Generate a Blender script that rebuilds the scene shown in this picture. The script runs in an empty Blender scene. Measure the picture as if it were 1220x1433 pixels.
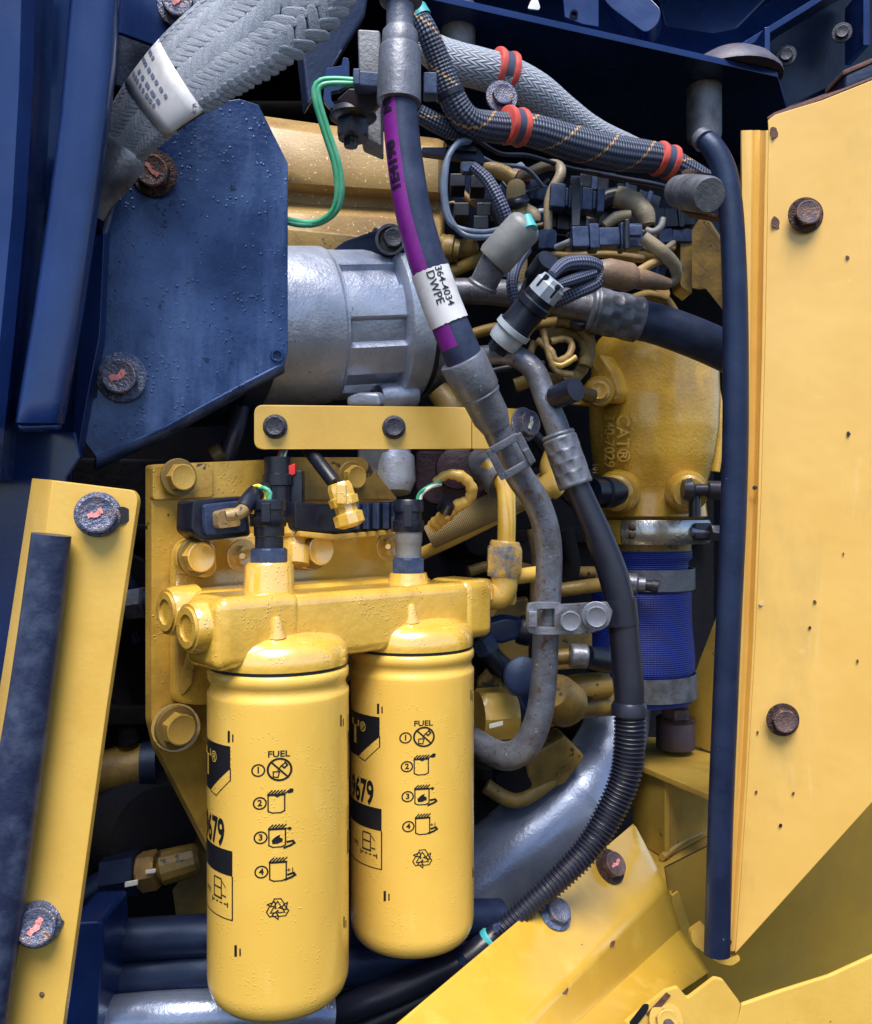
import bpy, bmesh, math, random
from mathutils import Vector, Matrix
random.seed(7)
R = math.radians
SC = bpy.context.scene
COL = SC.collection

# ------------------------------------------------------------------ camera, sky, sun, exposure
F = 1250.0           # focal length in photo pixels
CZ = 1.6             # eye height
cam = bpy.data.cameras.new('camera'); cam.sensor_fit = 'HORIZONTAL'; cam.sensor_width = 36
cam.lens = F/1220*36; cam.clip_start = 0.01; cam.clip_end = 100
camo = bpy.data.objects.new('camera', cam); COL.objects.link(camo)
camo.location = (0, 0, CZ); camo.rotation_euler = (R(90), 0, 0)
SC.camera = camo
SUN_EL, SUN_AZ = 61, 184       # azimuth measured clockwise from +Y: behind the camera, high
w = bpy.data.worlds.new('World'); SC.world = w; w.use_nodes = True
nt = w.node_tree; bg = nt.nodes['Background']
sky = nt.nodes.new('ShaderNodeTexSky'); sky.sky_type = 'NISHITA'; sky.sun_disc = False
sky.sun_elevation = R(SUN_EL); sky.sun_rotation = R(SUN_AZ); sky.air_density = 1.0; sky.dust_density = 1.0; sky.ozone_density = 2.5
nt.links.new(sky.outputs[0], bg.inputs[0]); bg.inputs[1].default_value = 0.115
sl = bpy.data.lights.new('sun', 'SUN'); sl.energy = 3.3; sl.angle = R(34); sl.color = (1, .93, .82)
so = bpy.data.objects.new('sun', sl); COL.objects.link(so)
so.rotation_euler = Vector((-math.sin(R(SUN_AZ))*math.cos(R(SUN_EL)), -math.cos(R(SUN_AZ))*math.cos(R(SUN_EL)), -math.sin(R(SUN_EL)))).to_track_quat('-Z', 'Y').to_euler()
so.location = (-1, -2, 4)
vs = SC.view_settings; vs.view_transform = 'Standard'; vs.look = 'None'; vs.gamma = 1; vs.exposure = 0.92; vs.use_curve_mapping = False

# ------------------------------------------------------------------ helpers: points
def P(x, y, d): return Vector(((x-610)*d/F, d, CZ-(y-716.5)*d/F))     # a point seen at photo pixel x,y at depth d metres
C1 = Vector((-.1056, .60)); C2 = Vector((-.018, .68)); EDIR = (C2-C1).normalized(); ENOR = Vector((-EDIR.y, EDIR.x))
def ED(px, k):                                                          # depth of the engine side plane, k metres behind the filter axis line
    B = C1 + ENOR*k; m = (px-610)/F
    t = (m*B.y-B.x)/(EDIR.x-m*EDIR.y)
    return B.y+t*EDIR.y
def E(px, py, k): return P(px, py, ED(px, k))
E3 = Vector((EDIR.x, EDIR.y, 0)); N3 = Vector((-ENOR.x, -ENOR.y, 0))    # along the engine; out of the engine side
UP = Vector((0, 0, 1)); TOCAM = Vector((0, -1, 0))
def HZ(px, py, z): return P(px, py, -z*F/(py-716.5))                    # pixel on the horizontal plane at height z relative to the eye
def px2m(r, d): return r*d/F

# ------------------------------------------------------------------ helpers: objects
WM = {}
def thing(name, label, cat, loc, group=None):
    o = bpy.data.objects.new(name, None); o.empty_display_size = .02; COL.objects.link(o); o.location = loc
    o['label'] = label; o['category'] = cat
    if group: o['group'] = group
    WM[o] = Matrix.Translation(loc); return o
def tag(o, label, cat, group=None):
    o['label'] = label; o['category'] = cat
    if group: o['group'] = group
    return o
def attach(o, parent, world):
    COL.objects.link(o)
    WM[o] = world
    if parent is not None:
        o.parent = parent; o.matrix_parent_inverse = Matrix.Identity(4)
        o.matrix_basis = WM[parent].inverted() @ world
    else: o.matrix_basis = world
    return o
def finish(name, bm, mat, parent=None, ang=38, recalc=True, uv=None, smooth=True):
    if recalc: bmesh.ops.recalc_face_normals(bm, faces=bm.faces)
    xs = [v.co for v in bm.verts]
    c = Vector([(min(p[i] for p in xs)+max(p[i] for p in xs))/2 for i in range(3)])
    for v in bm.verts: v.co -= c
    me = bpy.data.meshes.new(name); bm.to_mesh(me); bm.free()
    if smooth:
        me.polygons.foreach_set('use_smooth', [True]*len(me.polygons)); me.set_sharp_from_angle(angle=R(ang))
    if mat: me.materials.append(mat)
    return attach(bpy.data.objects.new(name, me), parent, Matrix.Translation(c))
def bev(bm, off, seg=2, ang=25):
    es = [e for e in bm.edges if len(e.link_faces) == 2 and e.calc_face_angle(0) > R(ang)]
    if es and off > 0: bmesh.ops.bevel(bm, geom=es, offset=off, segments=seg, profile=.5, affect='EDGES', clamp_overlap=True)
def wn(o):
    m = o.modifiers.new('normals', 'WEIGHTED_NORMAL'); m.keep_sharp = True; m.weight = 90; return o
def plate(name, pts, th, mat, parent=None, bevel=.0012, back=None, holes=()):
    """a solid plate: outline points (front face), thickness, extruded away from the viewer"""
    bm = bmesh.new(); vs_ = [bm.verts.new(p) for p in pts]; f = bm.faces.new(vs_); f.normal_update()
    n = f.normal.copy()
    if back is None:
        back = -n if n.y < 0 else n
    back = back.normalized()*th
    b = [bm.verts.new(v.co+back) for v in vs_]; bm.faces.new(list(reversed(b)))
    k = len(vs_)
    for i in range(k): bm.faces.new((vs_[i], vs_[(i+1) % k], b[(i+1) % k], b[i]))
    bmesh.ops.recalc_face_normals(bm, faces=bm.faces); bev(bm, bevel)
    return wn(finish(name, bm, mat, parent))
def rnd(pts, rads, n=5):
    """round the corners of a polygon (rads: one radius or a list)"""
    out = []; k = len(pts)
    for i, p in enumerate(pts):
        r = rads if not isinstance(rads, (list, tuple)) else rads[i]
        if r <= 0: out.append(p); continue
        a = (pts[i-1]-p); b = (pts[(i+1) % k]-p); la, lb = a.length, b.length; a = a/la; b = b/lb
        t = min(r, la*.45, lb*.45); p0, p2 = p+a*t, p+b*t
        for j in range(n+1):
            s = j/n; out.append(p0*(1-s)**2+p*2*s*(1-s)+p2*s*s)
    return out
def box(name, o, a, b, c, mat, parent=None, bevel=.001, seg=2):
    """box from corner o and edge vectors a b c"""
    bm = bmesh.new(); v = [bm.verts.new(o+a*i+b*j+c*k) for i in (0, 1) for j in (0, 1) for k in (0, 1)]
    for f in ((0, 1, 3, 2), (4, 6, 7, 5), (0, 4, 5, 1), (2, 3, 7, 6), (0, 2, 6, 4), (1, 5, 7, 3)): bm.faces.new([v[i] for i in f])
    bmesh.ops.recalc_face_normals(bm, faces=bm.faces); bev(bm, bevel, seg)
    return wn(finish(name, bm, mat, parent))
def cbox(name, c, a, b, d, mat, parent=None, bevel=.001, seg=2): return box(name, c-a/2-b/2-d/2, a, b, d, mat, parent, bevel, seg)
def frame_of(ax, ref=TOCAM):
    ax = ax.normalized(); u = ref-ax*ref.dot(ax)
    if u.length < .05: u = UP-ax*UP.dot(ax)
    if u.length < .05: u = Vector((1, 0, 0))-ax*ax.x
    u.normalize(); return u, ax.cross(u)
def hexr(th): 
    m = (th % (math.pi/3))-math.pi/6
    return math.cos(math.pi/6)/math.cos(m)
def lathe(name, A, B, prof, mat, parent=None, seg=32, rfun=None, ang=38, cap=True):
    """revolve prof [(t, r)] (t 0..1 from A to B, r metres; r may be tuple (r,'h') for a hexagonal section)"""
    ax = B-A; u, v = frame_of(ax); bm = bmesh.new(); rings = []
    for i, q in enumerate(prof):
        t, r = q[0], q[1]; hx = len(q) > 2
        c = A+ax*t; ring = []
        for j in range(seg):
            th = 2*math.pi*j/seg; rr = r*(hexr(th) if hx else 1)
            if rfun: rr = rfun(t, th, rr)
            ring.append(bm.verts.new(c+(u*math.cos(th)+v*math.sin(th))*rr))
        rings.append(ring)
    for a, b in zip(rings, rings[1:]):
        for j in range(seg): bm.faces.new((a[j], a[(j+1) % seg], b[(j+1) % seg], b[j]))
    if cap:
        bm.faces.new(list(reversed(rings[0]))); bm.faces.new(rings[-1])
    return finish(name, bm, mat, parent, ang)
def nut(name, A, B, r, mat, parent=None, ch=.12):
    return lathe(name, A, B, [(0, r*.86), (ch, r, 'h'), (1-ch, r, 'h'), (1, r*.86), (1, r*.6)], mat, parent, seg=24, ang=25)
def catmull(pts, step):
    out = []; n = len(pts)
    if n == 2:
        k = max(2, int((pts[1][0]-pts[0][0]).length/step)); 
        return [(pts[0][0].lerp(pts[1][0], i/k), pts[0][1]+(pts[1][1]-pts[0][1])*i/k) for i in range(k+1)]
    for i in range(n-1):
        p0 = pts[max(i-1, 0)]; p1 = pts[i]; p2 = pts[i+1]; p3 = pts[min(i+2, n-1)]
        k = max(2, int((p2[0]-p1[0]).length/step))
        for j in range(k):
            t = j/k
            def cr(a, b, c, d): return .5*((2*b)+(c-a)*t+(2*a-5*b+4*c-d)*t*t+(3*b-a-3*c+d)*t**3)
            out.append((cr(p0[0], p1[0], p2[0], p3[0]), p1[1]+(p2[1]-p1[1])*t))
    out.append(pts[-1]); return out
class Path: pass
def path(pts, r=None, step=.004):
    """pts: (px, py, depth[, radius px]) ; r px if the points carry none"""
    q = []
    for p in pts:
        rr = p[3] if len(p) > 3 else r
        q.append((P(*p[:3]), rr*p[2]/F))
    s = catmull(q, step); o = Path(); o.c = [a for a, _ in s]; o.r = [b for _, b in s]; n = len(s)
    o.t = [(o.c[min(i+1, n-1)]-o.c[max(i-1, 0)]).normalized() for i in range(n)]
    o.s = [0]
    for i in range(1, n): o.s.append(o.s[-1]+(o.c[i]-o.c[i-1]).length)
    # frames by parallel transport, started facing the camera
    u, v = frame_of(o.t[0]); o.u = [u]; o.v = [v]
    for i in range(1, n):
        q_ = o.t[i-1].rotation_difference(o.t[i]); u = q_ @ u; u = (u-o.t[i]*u.dot(o.t[i])).normalized(); o.u.append(u); o.v.append(o.t[i].cross(u))
    return o
def at(o, s, ang, dr=0., face=True):
    """point on tube surface at arclength s, angle (0 = facing the camera)"""
    import bisect
    s = min(max(s, 0), o.s[-1]); i = min(max(bisect.bisect(o.s, s)-1, 0), len(o.s)-2)
    f = (s-o.s[i])/max(1e-9, o.s[i+1]-o.s[i]); c = o.c[i].lerp(o.c[i+1], f); t = o.t[i].lerp(o.t[i+1], f).normalized(); r = o.r[i]+(o.r[i+1]-o.r[i])*f
    u, v = frame_of(t)
    return c+(u*math.cos(ang)+v*math.sin(ang))*(r+dr)
def tube(name, pts, mat, parent=None, r=None, seg=16, step=.004, rmod=None, o=None, s0=None, s1=None, dr=0., flat=None, amod=None):
    o = o or path(pts, r, step); bm = bmesh.new(); rings = []; uvs = {}
    idx = [i for i in range(len(o.c)) if (s0 is None or o.s[i] >= s0) and (s1 is None or o.s[i] <= s1)]
    for i in idx:
        rr = o.r[i]+dr
        if rmod: rr *= rmod(o.s[i]-o.s[idx[0]], o.s[idx[-1]]-o.s[idx[0]])
        ring = []
        for j in range(seg):
            th = 2*math.pi*j/seg; q = rr
            if amod: q = rr*amod(o.s[i], th)
            ring.append(bm.verts.new(o.c[i]+o.u[i]*math.cos(th)*q*(flat or 1)+o.v[i]*math.sin(th)*q))
        rings.append((ring, o.s[i]))
    uvl = bm.loops.layers.uv.new('uv'); circ = 2*math.pi*o.r[0]
    for (a, sa), (b, sb) in zip(rings, rings[1:]):
        for j in range(seg):
            f = bm.faces.new((a[j], a[(j+1) % seg], b[(j+1) % seg], b[j]))
            for l, uv in zip(f.loops, ((j/seg, sa/circ), ((j+1)/seg, sa/circ), ((j+1)/seg, sb/circ), (j/seg, sb/circ))): l[uvl].uv = uv
    bm.faces.new(list(reversed(rings[0][0]))); bm.faces.new(rings[-1][0])
    ob = finish(name, bm, mat, parent, 50); return ob, o
def sheet(name, rows, mat, parent=None, th=.002, ang=30, sub=1):
    """a bent sheet: rows of points; solidified away from the viewer"""
    bm = bmesh.new(); g = [[bm.verts.new(p) for p in r] for r in rows]
    for a, b in zip(g, g[1:]):
        for j in range(len(a)-1): bm.faces.new((a[j], a[j+1], b[j+1], b[j]))
    bmesh.ops.recalc_face_normals(bm, faces=bm.faces)
    ob = finish(name, bm, mat, parent, ang, recalc=False)
    m = ob.modifiers.new('thickness', 'SOLIDIFY'); m.thickness = th; m.offset = 0
    return wn(ob)
# bolts share their meshes
def _ringmesh(name, rings, seg):
    me = bpy.data.meshes.new(name); bm = bmesh.new(); rs = []
    for z, r, hx in rings: rs.append([bm.verts.new((r*(hexr(2*math.pi*j/seg) if hx else 1)*math.cos(2*math.pi*j/seg), r*(hexr(2*math.pi*j/seg) if hx else 1)*math.sin(2*math.pi*j/seg), z)) for j in range(seg)])
    for a, b in zip(rs, rs[1:]):
        for j in range(seg): bm.faces.new((a[j], a[(j+1) % seg], b[(j+1) % seg], b[j]))
    bm.faces.new(list(reversed(rs[0]))); bm.faces.new(rs[-1]); bmesh.ops.recalc_face_normals(bm, faces=bm.faces)
    bm.to_mesh(me); bm.free(); me.polygons.foreach_set('use_smooth', [True]*len(me.polygons)); me.set_sharp_from_angle(angle=R(28)); me.materials.append(None); return me
HEADM = _ringmesh('bolt_head', [(0, 1, 1), (.66, 1, 1), (.76, .93, 0), (.785, .84, 0), (.75, .76, 0), (.74, .1, 0)], 24)
FLANM = _ringmesh('flange', [(-.12, 1.35, 0), (.06, 1.42, 0), (.13, 1.36, 0), (.2, 1.05, 0)], 28)
WASHM = _ringmesh('washer', [(-.12, 1.5, 0), (.08, 1.5, 0), (.12, 1.44, 0), (.12, .8, 0)], 28)
def setm(o, mat): o.material_slots[0].link = 'OBJECT'; o.material_slots[0].material = mat
def bolt(parent, c, n, r, mat, washer='flange', wmat=None, spin=None, mark=None, wr=1., name='bolt', label=None):
    """hex bolt: head of radius r at point c along outward normal n, with flange or washer and an optional paint mark"""
    n = n.normalized(); u, v = frame_of(n, UP); sp = random.uniform(0, 1) if spin is None else spin
    u2 = u*math.cos(sp)+v*math.sin(sp); v2 = n.cross(u2)
    M = Matrix(((u2.x, v2.x, n.x, c.x), (u2.y, v2.y, n.y, c.y), (u2.z, v2.z, n.z, c.z), (0, 0, 0, 1))) @ Matrix.Scale(r, 4)
    o = bpy.data.objects.new(name, HEADM); setm(o, mat); attach(o, parent, M)
    if label: o['label'] = label
    if washer:
        wmat = wmat or (M_rustd if mat is M_rust else None)
        w_ = bpy.data.objects.new(washer, FLANM if washer == 'flange' else WASHM); setm(w_, wmat or mat); attach(w_, o, M @ Matrix.Diagonal((wr, wr, 1, 1)))
    if mark:
        bm = bmesh.new(); L, W = random.uniform(.36, .58), random.uniform(.11, .19)
        a = mark[1] if isinstance(mark, tuple) else .5; col = mark[0] if isinstance(mark, tuple) else mark
        e1 = (UP-n*UP.dot(n)).normalized() if abs(n.z) < .99 else Vector((0, 1, 0)); e2 = e1.cross(n)
        d1 = e2*math.cos(a)+e1*math.sin(a); d2 = n.cross(d1)
        for x0, x1, yo in ((-L*.95, -L*.25, .03), (-L*.3, L*.45, -.04), (L*.3, L*.9, .05)):
            if random.random() < .18 and x0 > 0: continue
            k = 7; pts = []
            for q in range(2*k):
                f_ = q/(k-1) if q < k else (2*k-1-q)/(k-1); sd_ = -1 if q < k else 1
                pts.append((x0+(x1-x0)*f_+random.uniform(-.03, .03), yo+sd_*W*random.uniform(.55, 1.15)))
            top = [bm.verts.new(c+n*r*.80+(d1*x+d2*y)*r) for x, y in pts]; bot = [bm.verts.new(c+n*r*.70+(d1*x+d2*y)*r) for x, y in pts]
            bm.faces.new(top); bm.faces.new(list(reversed(bot)))
            for i in range(len(pts)): j = (i+1) % len(pts); bm.faces.new((top[i], top[j], bot[j], bot[i]))
        finish('paint_mark', bm, col, o)
    return o
def text2d(s, size=1, off=0., sx=1.):
    cu = bpy.data.curves.new('t', 'FONT'); cu.body = s; cu.size = size; cu.offset = off; cu.resolution_u = 3; cu.align_x = 'CENTER'; cu.align_y = 'CENTER'
    ob = bpy.data.objects.new('t', cu); COL.objects.link(ob); bpy.context.view_layer.update()
    me = bpy.data.meshes.new_from_object(ob.evaluated_get(bpy.context.evaluated_depsgraph_get()))
    vs_ = [(v.co.x*sx, v.co.y) for v in me.vertices]; fs = [tuple(p.vertices) for p in me.polygons]
    bpy.data.objects.remove(ob); bpy.data.curves.remove(cu); bpy.data.meshes.remove(me)
    return vs_, fs
def polys(name, items, mapf, mat, parent, ext=0., cuts=0):
    """flat print: items = [(verts2d, faces)], mapf(x, y) -> point on the surface; ext>0 gives embossed sides (mapf(x,y,h))"""
    bm = bmesh.new()
    if cuts:
        for vs_, fs in items:
            V = [bm.verts.new((x, y, 0)) for x, y in vs_]
            for f in fs:
                try: bm.faces.new([V[i] for i in f])
                except ValueError: pass
        bmesh.ops.triangulate(bm, faces=bm.faces); bmesh.ops.subdivide_edges(bm, edges=bm.edges, cuts=cuts, use_grid_fill=True)
        for v in bm.verts: v.co = mapf(v.co.x, v.co.y)
        return finish(name, bm, mat, parent, recalc=False)
    for vs_, fs in items:
        if ext <= 0:
            V = [bm.verts.new(mapf(x, y)) for x, y in vs_]
            for f in fs:
                try: bm.faces.new([V[i] for i in f])
                except ValueError: pass
        else:
            V = [bm.verts.new(mapf(x, y, ext)) for x, y in vs_]; W = [bm.verts.new(mapf(x, y, -ext*.3)) for x, y in vs_]
            cnt = {}
            for f in fs:
                try: bm.faces.new([V[i] for i in f])
                except ValueError: continue
                for a, b in zip(f, f[1:]+f[:1]): cnt[(a, b)] = 1
            for (a, b) in cnt:
                if (b, a) not in cnt: bm.faces.new((V[a], W[a], W[b], V[b]))
    return finish(name, bm, mat, parent, recalc=ext > 0)

# ------------------------------------------------------------------ materials
def mk(name, c, c2=None, f=.5, ns=40, rough=.45, metal=0., bump=0., bs=300, speck=None, coat=0., spec=.5, rvar=.15, bump2=0., bs2=60, sheen=0., edge=None):
    """procedural paint/metal/rubber: two-tone noise, specks [(colour, threshold, scale)], fine relief"""
    m = bpy.data.materials.new(name); m.use_nodes = True; N = m.node_tree.nodes; L = m.node_tree.links; b = N['Principled BSDF']
    tc = N.new('ShaderNodeTexCoord'); oi = N.new('ShaderNodeObjectInfo')
    ad = N.new('ShaderNodeVectorMath'); ad.operation = 'MULTIPLY_ADD'; L.new(oi.outputs['Random'], ad.inputs[0]); ad.inputs[1].default_value = (3.1, 5.7, 7.3); L.new(tc.outputs['Object'], ad.inputs[2])
    vec = ad.outputs[0]
    def noise(s, d=4., ro=.6):
        n = N.new('ShaderNodeTexNoise'); n.inputs['Scale'].default_value = s; n.inputs['Detail'].default_value = d; n.inputs['Roughness'].default_value = ro; L.new(vec, n.inputs['Vector']); return n.outputs['Fac']
    def ramp(x, a, b_):
        r = N.new('ShaderNodeMapRange'); r.inputs['From Min'].default_value = a; r.inputs['From Max'].default_value = b_; r.clamp = True; L.new(x, r.inputs['Value']); return r.outputs[0]
    def mix(fac, a, b_):
        x = N.new('ShaderNodeMix'); x.data_type = 'RGBA'; L.new(fac, x.inputs['Factor'])
        for s_, v_ in ((x.inputs['A'], a), (x.inputs['B'], b_)):
            if isinstance(v_, tuple): s_.default_value = (*v_, 1)
            else: L.new(v_, s_)
        return x.outputs['Result']
    b.inputs['Base Color'].default_value = (*c, 1); b.inputs['Roughness'].default_value = rough; b.inputs['Metallic'].default_value = metal
    b.inputs['Specular IOR Level'].default_value = spec; b.inputs['Coat Weight'].default_value = coat; b.inputs['Coat Roughness'].default_value = .12
    col = None
    if c2:
        col = mix(ramp(noise(ns), f-.12, f+.14), c, c2)
    for (sc_, th_, ss) in (speck or []):
        col = mix(ramp(noise(ss, 3, .7), th_, th_+.035), col if col is not None else c, sc_)
    if col is not None: L.new(col, b.inputs['Base Color'])
    if rvar:
        r = N.new('ShaderNodeMapRange'); r.inputs['To Min'].default_value = max(.04, rough-rvar); r.inputs['To Max'].default_value = min(1, rough+rvar); L.new(noise(ns*1.7, 2), r.inputs['Value']); L.new(r.outputs[0], b.inputs['Roughness'])
    nrm = None
    for st, s_ in ((bump2, bs2), (bump, bs)):
        if st:
            bp = N.new('ShaderNodeBump'); bp.inputs['Strength'].default_value = min(1, st); bp.inputs['Distance'].default_value = .4/s_; L.new(noise(s_, 3), bp.inputs['Height'])
            if nrm is not None: L.new(nrm, bp.inputs['Normal'])
            nrm = bp.outputs[0]
    if nrm is not None: L.new(nrm, b.inputs['Normal'])
    return m
def droplets(m, scale=330, th=.30, dist=.0008):
    """small rain drops standing on the paint: rounded cells as relief"""
    N = m.node_tree.nodes; L = m.node_tree.links; b = N['Principled BSDF']
    tc = N.new('ShaderNodeTexCoord'); v = N.new('ShaderNodeTexVoronoi'); v.inputs['Scale'].default_value = scale; L.new(tc.outputs['Object'], v.inputs['Vector'])
    r = N.new('ShaderNodeMapRange'); r.interpolation_type = 'SMOOTHSTEP'; r.inputs['From Min'].default_value = th; r.inputs['From Max'].default_value = 0; L.new(v.outputs['Distance'], r.inputs['Value'])
    n = N.new('ShaderNodeTexNoise'); n.inputs['Scale'].default_value = 45; L.new(tc.outputs['Object'], n.inputs['Vector'])
    g = N.new('ShaderNodeMapRange'); g.inputs['From Min'].default_value = .47; g.inputs['From Max'].default_value = .6; L.new(n.outputs['Fac'], g.inputs['Value'])
    mu = N.new('ShaderNodeMath'); mu.operation = 'MULTIPLY'; L.new(r.outputs[0], mu.inputs[0]); L.new(g.outputs[0], mu.inputs[1])
    bp = N.new('ShaderNodeBump'); bp.inputs['Strength'].default_value = .8; bp.inputs['Distance'].default_value = dist; L.new(mu.outputs[0], bp.inputs['Height'])
    if b.inputs['Normal'].links: L.new(b.inputs['Normal'].links[0].from_socket, bp.inputs['Normal'])
    L.new(bp.outputs[0], b.inputs['Normal']); return m
def sleeve(name, c1, c2, nu=10, nv=10, rough=.6, c3=None, mode='braid', bstr=.9, dist=.001, flick=0.):
    """woven sleeve over a tube, laid out on the tube's own u (round) / v (length) coordinates"""
    m = bpy.data.materials.new(name); m.use_nodes = True; N = m.node_tree.nodes; L = m.node_tree.links; b = N['Principled BSDF']
    tc = N.new('ShaderNodeTexCoord'); sp = N.new('ShaderNodeSeparateXYZ'); L.new(tc.outputs['UV'], sp.inputs[0])
    def M(op, a, b_=None):
        n = N.new('ShaderNodeMath'); n.operation = op
        for i, x in enumerate((a, b_)):
            if x is None: continue
            if isinstance(x, (int, float)): n.inputs[i].default_value = x
            else: L.new(x, n.inputs[i])
        return n.outputs[0]
    x = M('MULTIPLY', sp.outputs[0], nu); y = M('MULTIPLY', sp.outputs[1], nv); T = 2*math.pi
    if mode == 'braid':
        a = M('SINE', M('MULTIPLY', M('ADD', x, y), T)); d = M('SINE', M('MULTIPLY', M('SUBTRACT', x, y), T)); h = M('MULTIPLY', a, d)
        h = M('ADD', M('MULTIPLY', h, .5), .5)
    elif mode == 'herring':
        tri = M('PINGPONG', x, .5); h = M('ADD', M('MULTIPLY', M('SINE', M('MULTIPLY', M('ADD', M('MULTIPLY', tri, 2.), y), T)), .5), .5)
        g = M('ABSOLUTE', M('SINE', M('MULTIPLY', x, T)))
        h = M('MULTIPLY', h, M('POWER', g, .3))
    else:   # rings / knit
        a = M('ADD', M('MULTIPLY', M('SINE', M('MULTIPLY', y, T)), .5), .5); d = M('ADD', M('MULTIPLY', M('SINE', M('MULTIPLY', x, T)), .25), .75); h = M('MULTIPLY', a, d)
    mx = N.new('ShaderNodeMix'); mx.data_type = 'RGBA'; L.new(h, mx.inputs['Factor']); mx.inputs['A'].default_value = (*c1, 1); mx.inputs['B'].default_value = (*c2, 1); col = mx.outputs['Result']
    n = N.new('ShaderNodeTexNoise'); n.inputs['Scale'].default_value = 60; L.new(tc.outputs['Object'], n.inputs['Vector'])
    if c3:
        # a stray tracer thread winding along the sleeve
        t = M('SINE', M('MULTIPLY', M('ADD', M('MULTIPLY', x, 2/nu), M('MULTIPLY', y, .55/nv*2)), T)); t = M('GREATER_THAN', t, .975)
        t = M('MULTIPLY', t, M('GREATER_THAN', h, .35))
        m2 = N.new('ShaderNodeMix'); m2.data_type = 'RGBA'; L.new(t, m2.inputs['Factor']); L.new(col, m2.inputs['A']); m2.inputs['B'].default_value = (*c3, 1); col = m2.outputs['Result']
    m3 = N.new('ShaderNodeMix'); m3.data_type = 'RGBA'; m3.blend_type = 'MULTIPLY'; m3.inputs['Factor'].default_value = .6; L.new(col, m3.inputs['A']); L.new(n.outputs['Color'], m3.inputs['B'])
    hs = N.new('ShaderNodeHueSaturation'); hs.inputs['Value'].default_value = 1.25; L.new(col, hs.inputs['Color'])
    L.new(col, b.inputs['Base Color'])
    bp = N.new('ShaderNodeBump'); bp.inputs['Strength'].default_value = bstr; bp.inputs['Distance'].default_value = dist; L.new(h, bp.inputs['Height']); L.new(bp.outputs[0], b.inputs['Normal'])
    b.inputs['Roughness'].default_value = rough
    return m
def tint(m, c=(.5, .68, 1.)): m.node_tree.nodes['Principled BSDF'].inputs['Specular Tint'].default_value = (*c, 1); m.node_tree.nodes['Principled BSDF'].inputs['Coat Tint'].default_value = (*c, 1); return m
M_door = mk('door_paint', (.72, .455, .125), (.67, .41, .10), .5, 9, .34, bump=.05, bs=420, bump2=.04, bs2=14, coat=.15, speck=[((.74, .50, .17), .70, 40), ((.25, .11, .03), .775, 70)])
M_filt = droplets(mk('filter_paint', (.79, .505, .10), (.75, .465, .085), .5, 12, .27, bump=.05, bs=500, coat=.3), 380, .30, .00035)
M_wet = droplets(mk('wet_manifold_paint', (.72, .445, .065), (.60, .345, .042), .56, 34, .2, bump=.12, bs=240, bump2=.12, bs2=50, coat=1., speck=[((.16, .10, .03), .745, 60)]), 380, .34, .0008)
M_plate = droplets(mk('grimy_yellow_paint', (.58, .36, .06), (.36, .21, .04), .52, 26, .36, bump=.25, bs=260, coat=.25, speck=[((.05, .04, .025), .64, 46), ((.75, .6, .3), .735, 420)]), 330, .33, .0008)
M_cast = mk('dirty_cast_yellow', (.62, .37, .045), (.44, .25, .03), .56, 22, .3, bump=.5, bs=330, bump2=.15, bs2=80, coat=.5, speck=[((.62, .42, .14), .70, 420)])
M_cover = mk('speckled_yellow', (.36, .235, .085), (.25, .145, .055), .55, 18, .42, bump=.3, bs=420, speck=[((.8, .68, .5), .64, 330), ((.22, .06, .02), .72, 40)])
M_bar = mk('bracket_yellow', (.65, .415, .09), (.59, .36, .07), .55, 22, .33, bump=.1, bs=300, coat=.2, speck=[((.16, .09, .03), .73, 90)])
M_rail = mk('frame_yellow', (.58, .355, .043), (.52, .31, .035), .5, 14, .2, bump=.12, bs=300, coat=.8, speck=[((.14, .07, .03), .735, 110), ((.75, .5, .15), .70, 25)])
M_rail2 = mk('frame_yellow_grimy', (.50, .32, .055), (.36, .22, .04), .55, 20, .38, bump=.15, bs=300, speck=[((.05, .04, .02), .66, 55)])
M_dyel = mk('dark_grimy_yellow_paint', (.26, .165, .035), (.10, .065, .02), .52, 24, .45, bump=.3, bs=300, speck=[((.03, .025, .02), .62, 50)])  # yellow paint under dark grime, random two-tone with specks
M_blk = mk('blue_black_paint', (.005, .016, .072), (.009, .026, .105), .5, 16, .27, bump=.08, bs=300, coat=.4, speck=[((.10, .14, .25), .71, 420)])
M_guard = mk('dusty_black_guard', (.006, .021, .095), (.04, .08, .21), .53, 17, .38, bump=.3, bs=260, coat=.15, speck=[((.004, .011, .045), .635, 130), ((.20, .26, .40), .69, 480)])
M_dark = mk('dark_frame_paint', (.005, .008, .024), (.010, .015, .045), .5, 20, .45, bump=.2, bs=200, speck=[((.05, .06, .11), .72, 300)])
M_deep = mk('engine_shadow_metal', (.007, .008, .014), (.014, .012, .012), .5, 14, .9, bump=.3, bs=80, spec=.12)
M_rub = mk('black_rubber', (.006, .010, .032), (.011, .017, .048), .5, 40, .42, bump=.15, bs=400, speck=[((.16, .2, .32), .735, 260)])
M_rub2 = mk('dusty_rubber_edge', (.016, .022, .055), (.05, .065, .12), .56, 60, .36, bump=.2, bs=300, speck=[((.35, .4, .5), .73, 160)])
M_hose = mk('hose_rubber', (.017, .022, .05), (.032, .042, .085), .52, 60, .48, bump=.15, bs=500, speck=[((.2, .23, .33), .75, 200)])
M_cable = mk('cable_black', (.010, .012, .026), None, rough=.36, bump=.05, bs=200)
M_plas = mk('connector_plastic', (.005, .007, .016), (.010, .014, .032), .52, 60, .35, bump=.1, bs=400)
M_plas2 = mk('dusty_connector_plastic', (.02, .03, .075), (.05, .07, .14), .5, 90, .42, bump=.2, bs=300)
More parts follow.
